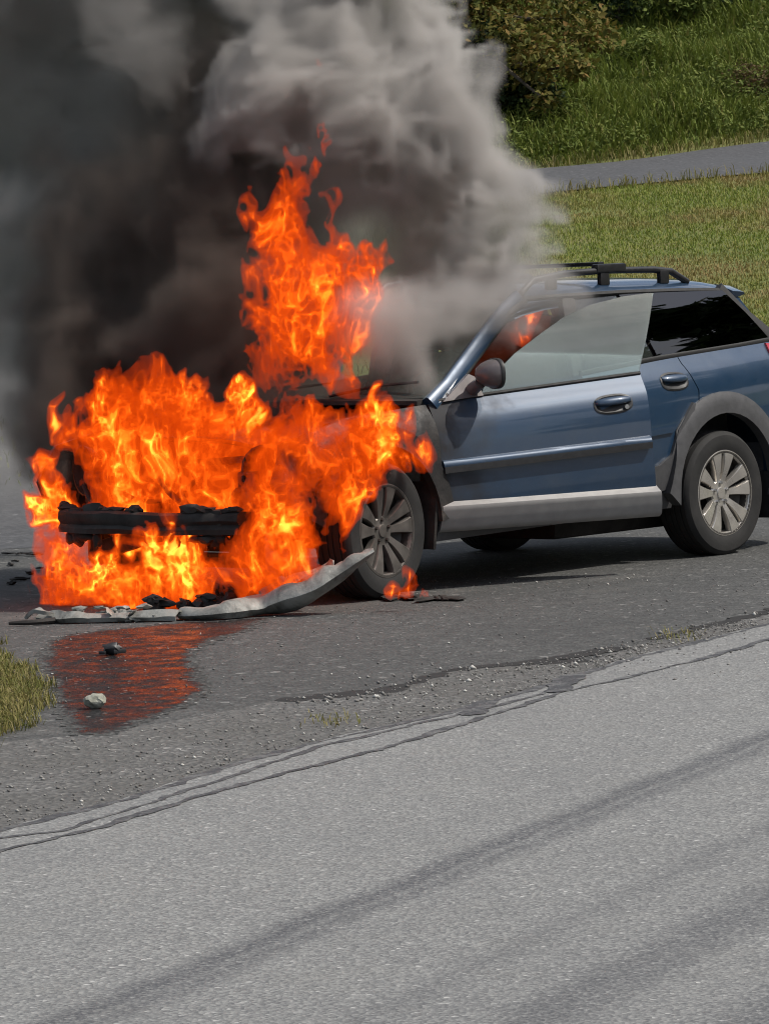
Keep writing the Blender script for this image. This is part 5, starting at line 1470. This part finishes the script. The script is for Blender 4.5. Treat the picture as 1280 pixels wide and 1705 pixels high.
t.bsdf(t.ramp(g_.outputs['Random Per Island'], [(0, (0.09, 0.086, 0.08)), (0.5, (0.17, 0.16, 0.15)), (0.85, (0.30, 0.29, 0.27)), (1, (0.55, 0.54, 0.5))]), 0.9); M['pebble'] = t.m
sp_ = []
ed = np.array(road_edge[2:13])
for k in range(2800):
    u = rng.rand()
    x = rng.uniform(-1.6, 1.6)
    ye = np.interp(x, ed[:, 0], ed[:, 1])
    y = ye + 0.05 + (rng.rand() ** 1.5) * np.interp(x, [-1.6, -0.3, 0.9, 1.6], [2.6, 1.4, 0.6, 0.3])
    sp_.append((x, y, 0.002 + 0.0055 * rng.rand() ** 4))
for k in range(1500):
    sp_.append((rng.uniform(-2, 2), rng.uniform(15, 20.5), 0.002 + 0.005 * rng.rand() ** 4))
for k in range(500):
    x, y = crack[rng.randint(1, 12)]; sp_.append((x + rng.normal(0, .12), y + rng.normal(-.12, .12), 0.003 + 0.009 * rng.rand() ** 3))
pebbles('gravel', sp_, 'loose pale gravel strewn along the broken road edge')

# ------------------------------------------------------------------ plants
def blades(name, P, h, w, bend, mat, label, kind='stuff', lean=None):
    """P (n,3) roots; each blade is a bent two-piece leaf of three triangles"""
    n = len(P); a = rng.rand(n) * 6.283; d = np.stack([np.cos(a), np.sin(a), 0 * a], 1)
    if lean is not None: d = d * 0.7 + np.array(lean)
    s = np.stack([-np.sin(a), np.cos(a), 0 * a], 1)
    h = h[:, None]; w = w[:, None]; bend = bend[:, None]
    up = np.array([0, 0, 1.0])
    b0 = P - s * w / 2; b1 = P + s * w / 2
    m = P + up * h * 0.6 + d * h * bend * 0.35
    m0 = m - s * w * 0.4; m1 = m + s * w * 0.4
    tip = P + up * h * (1 - 0.35 * bend) + d * h * bend
    V = np.stack([b0, b1, m0, m1, tip], 1).reshape(-1, 3)
    k = np.arange(n)[:, None] * 5
    F = np.concatenate([k + np.array([[0, 1, 3]]), k + np.array([[0, 3, 2]]), k + np.array([[2, 3, 4]])])
    o = from_np(name, V, F, mat)
    if label: tag(o, label, None, None, kind)
    return o
tzv = np.vectorize(tz)
def scatter(n, x0, x1, y0, y1, keep=None):
    x = rng.uniform(x0, x1, n); y = rng.uniform(y0, y1, n)
    if keep is not None:
        k = keep(x, y); x, y = x[k], y[k]
    return np.stack([x, y, tzv(x, y)], 1)
pnear = lambda x: np.where(x >= 0, 43.15 + 0.48 * x, 43.15 + 0.2 * x); pfar = lambda x: np.where(x >= 0, 46.3 + 0.56 * x, 46.3 + 0.25 * x)
P = scatter(110000, 0.6, 5.2, 25.6, 46, lambda x, y: y < pnear(x) - 0.05)
h = (0.02 + 0.035 * rng.rand(len(P)) ** 1.5) * (1 + 0.3 * (P[:, 1] > 40))
blades('grass', P, h, np.full(len(P), .009), 0.3 + 0.5 * rng.rand(len(P)), M['lawn_blade'], 'mown lawn grass sloping up between the car and the path')
P = scatter(9000, -6, 0.6, 26.5, 44)
blades('grass', P, 0.04 + 0.06 * rng.rand(len(P)), np.full(len(P), .012), 0.3 + 0.5 * rng.rand(len(P)), M['lawn_blade'], 'lawn grass behind the dark smoke')
# drier fringe along both path edges
P = scatter(16000, 0.8, 5.4, 43, 51, lambda x, y: ((y > pfar(x)) & (y < pfar(x) + 0.5)) | ((y < pnear(x)) & (y > pnear(x) - 0.25)))
blades('dry_grass', P, 0.06 + 0.16 * rng.rand(len(P)), np.full(len(P), .010), 0.4 + 0.6 * rng.rand(len(P)), M['dry_blade'], 'straw coloured grass fringing the path')
# rank growth on the bank above the path
P = scatter(95000, -4, 9, 46, 64, lambda x, y: (y > pfar(x) + 0.3))
cl = np.array([mnoise.noise(Vector((p[0] * 0.9, p[1] * 0.5, 3))) for p in P])
h = (0.22 + 0.35 * rng.rand(len(P))) * np.clip(1 + 0.9 * cl, .4, 2) * np.clip((P[:, 1] - pfar(P[:, 0])) / 1.5, .35, 1)
blades('undergrowth', P, h, np.full(len(P), .022), 0.3 + 0.9 * rng.rand(len(P)), M['tall_grass'], 'rank tall grass and weeds covering the bank above the path')
# verge by the road
vb = lambda x, y: (x < np.interp(y, [13.9, 14.3, 14.9, 15.5, 16.0, 16.8, 17.5], [-1.42, -1.33, -1.31, -1.33, -1.40, -1.55, -1.75]))
P = scatter(44000, -2.6, -1.15, 13.5, 17.9, lambda x, y: vb(x + .06 * np.abs(rng.normal(size=x.shape)) + .03 * np.sin(y * 9) - .02, y)); P[:, 2] = 0.006
h = 0.02 + 0.05 * rng.rand(len(P)) ** 1.4
blades('verge_grass', P, h, np.full(len(P), .0042), 0.4 + 0.8 * rng.rand(len(P)), M['dry_blade'], 'tussock of yellowing verge grass beside the puddle')

def leaves(n, centers, radii, size, rngl, flat=0.75, droop=0.0):
    """n leaf-sized folded quads through the volume of a few lobes, denser to the outside"""
    c = np.array(centers, float); r = np.array(radii, float)
    if r.ndim == 1: r = np.stack([r, r, r * flat], 1)
    wts = (r.prod(1)) ** 0.66; wts /= wts.sum()
    k = rngl.choice(len(c), n, p=wts)
    d = rngl.normal(size=(n, 3)); d /= np.linalg.norm(d, axis=1)[:, None]
    rad = rngl.rand(n) ** 0.45
    jag = 1 + 0.22 * np.sin(d[:, 0] * 7 + k) * np.sin(d[:, 1] * 6 + 2 * k) * 1.0
    P = c[k] + d * r[k] * (rad * jag)[:, None]
    s = size * (0.6 + 0.8 * rngl.rand(n))[:, None]
    nrm = d * 0.5 + rngl.normal(size=(n, 3)) * 0.6 + np.array([0, 0, 0.7]); nrm /= np.linalg.norm(nrm, axis=1)[:, None]
    t = np.cross(nrm, rngl.normal(size=(n, 3))); t[:, 2] -= droop; t -= nrm * (t * nrm).sum(1)[:, None]; t /= np.linalg.norm(t, axis=1)[:, None]
    b = np.cross(nrm, t)
    v0 = P - t * s * .5; v1 = P + b * s * .3 + nrm * s * .06; v2 = P + t * s * .6; v3 = P - b * s * .3 + nrm * s * .06
    V = np.stack([v0, v1, v2, v3], 1).reshape(-1, 3)
    q = np.arange(n)[:, None] * 4
    return V, np.concatenate([q + np.array([[0, 1, 2]]), q + np.array([[0, 2, 3]])])
def plant(name, label, cat, base, stems, lobes, rad, n, size, mat, group=None, seed=1, flat=0.75, droop=0.0):
    root = empty(name, tuple(base)); tag(root, label, cat, group)
    rl = np.random.RandomState(seed)
    bm = bmesh.new()
    for pts, r0 in stems:
        m = len(pts); add_tube(bm, pts, [r0 * (1 - 0.75 * i / (m - 1)) for i in range(m)], 7)
    from_bm('trunk' if cat == 'tree' else 'stem', bm, M['bark'], root)
    V, F = leaves(n, lobes, rad, size, rl, flat, droop)
    from_np('crown' if cat == 'tree' else 'foliage', V, F, mat, root)
    return root
def stems_to(lobes, h0, r, rl, wob=.12):
    out = [([(0, 0, -0.2), (0.05, 0, h0 * .5), (0.0, 0.05, h0)], r)]
    for l in lobes:
        l = np.array(l); a = np.array([0, 0, h0 * (0.6 + .4 * rl.rand())])
        out.append(([tuple(a), tuple(a + (l - a) * .4 + rl.normal(size=3) * wob), tuple(a + (l - a) * .75 + rl.normal(size=3) * wob), tuple(l)], r * .45))
    return out
wc, wr = [], []
for k in range(330):
    x = rng.uniform(-2.5, 8.6); y = rng.uniform(0, 1) ** 1.2 * 13 + float(pfar(np.array(x))) + 0.5
    r_ = rng.uniform(.12, .34); wc.append((x, y, tz(x, y) + r_ * .7)); wr.append(r_)
V, F = leaves(36000, wc, wr, .055, np.random.RandomState(77), 1.0)
tag(from_np('undergrowth', V, F, M['leaf_mid']), 'broad leaved weeds tangled through the tall grass of the bank', None, None, 'stuff')
# turning tree that overhangs the bank
rl = np.random.RandomState(3)
b = np.array([0.7, 51.5, tz(0.7, 51.5)])
lobes = [at(790, 40, 51.0) - b, at(850, 60, 50.5) - b, at(900, 100, 50.0) - b, at(940, 30, 51.0) - b, at(870, -30, 51.5) - b, at(800, -60, 51.5) - b, at(960, 110, 49.8) - b, at(985, 60, 50.4) - b, at(760, -10, 51) - b, at(905, 165, 49.7) - b, at(700, -60, 51) - b, at(840, 130, 50.6) - b, at(740, 80, 51) - b]
plant('tree', 'broad tree with yellowing leaves overhanging the bank beside the smoke', 'tree', b, stems_to(lobes, 1.6, .13, rl), lobes, [.55, .55, .5, .55, .7, .8, .3, .38, .6, .22, .7, .4, .5], 8500, .085, M['leaf_autumn'], None, 4, .75, .5)
# the darker growth in its shade and along the top of the bank
def bush(label, px, py, Y, w, hgt, n, size, mat, seed, grp='bushes on the bank', cat='bush'):
    rl = np.random.RandomState(seed)
    c = at(px, py, Y); b = np.array([c[0], Y, tz(c[0], Y) - .05])
    lobes = [np.array([rl.uniform(-w, w) * .6, rl.uniform(-.5, .5) * w * .6, hgt * rl.uniform(.3, .8)]) for _ in range(6)]
    rad = [w * rl.uniform(.35, .55) for _ in range(6)]
    return plant('bush', label, cat, b, stems_to(lobes, hgt * .3, .03, rl, .05), lobes, rad, n, size, mat, grp, seed, min(1.1, hgt / w * .8))
bush('dense dark bush in the shade under the yellowing tree', 858, 215, 50.7, .75, 1.15, 4200, .07, M['leaf_dark'], 11)  # dark leaf colour stands in for the shade of the canopy
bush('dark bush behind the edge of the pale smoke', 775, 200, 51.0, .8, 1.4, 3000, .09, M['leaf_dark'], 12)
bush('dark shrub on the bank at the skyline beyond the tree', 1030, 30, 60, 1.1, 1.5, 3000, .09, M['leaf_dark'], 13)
bush('yellow-green shrub on top of the bank above the pale grass', 1150, 60, 59, .9, 1.0, 2600, .085, M['leaf_mid'], 14)
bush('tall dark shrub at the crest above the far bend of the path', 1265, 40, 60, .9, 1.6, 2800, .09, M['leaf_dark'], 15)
bush('rusty leaved shrub just above the path at its far bend', 1262, 185, 52.2, .55, .75, 1800, .05, M['leaf_rust'], 16)
bush('round green shrub on the bank beside the rusty leaved one', 1195, 215, 51.8, .6, .7, 2200, .05, M['leaf_mid'], 17)
bush('low leafy clump above the path beside the smoke', 935, 225, 50.2, .6, .55, 1800, .05, M['leaf_mid'], 18)
bush('olive shrub half way up the bank in the open grass', 1060, 170, 55, .7, .7, 2000, .06, M['leaf_mid'], 19)
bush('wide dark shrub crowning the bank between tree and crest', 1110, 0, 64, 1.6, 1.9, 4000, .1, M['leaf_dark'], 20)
bush('broad hedge-like bush hidden behind the dark smoke', 60, 560, 47, 1.6, 1.3, 2500, .1, M['leaf_mid'], 21)
# small weeds rooted in the crack
for i, (px, py, lab) in enumerate(((1130, 1066, 'small dry weed growing from the broken pavement edge'), (548, 1207, 'flattened straw tuft lying in the gravel by the tar seams'))):
    c = gnd(px, py)
    P = np.stack([c[0] + rng.normal(0, .05, 60), c[1] + rng.normal(0, .12, 60), np.full(60, .012)], 1)
    o = blades('weed', P, .015 + .03 * rng.rand(60), np.full(60, .004), .5 + rng.rand(60), M['dry_blade'], None)
    tag(o, lab, 'weed', None, 'stuff')

# trees across the road to the side: what the car's windows and paint mirror
rl = np.random.RandomState(31)
cs, rs = [], []
for k in range(15):
    y = 4 + 3.4 * k; hgt = rl.uniform(13, 20)
    for q in range(7):
        cs.append((26 + 0.12 * abs(y - 15) + rl.uniform(-3, 3), y + rl.uniform(-3, 3), hgt * rl.uniform(.1, .95))); rs.append(rl.uniform(1.3, 2.6))
V, F = leaves(60000, cs, rs, .8, rl)
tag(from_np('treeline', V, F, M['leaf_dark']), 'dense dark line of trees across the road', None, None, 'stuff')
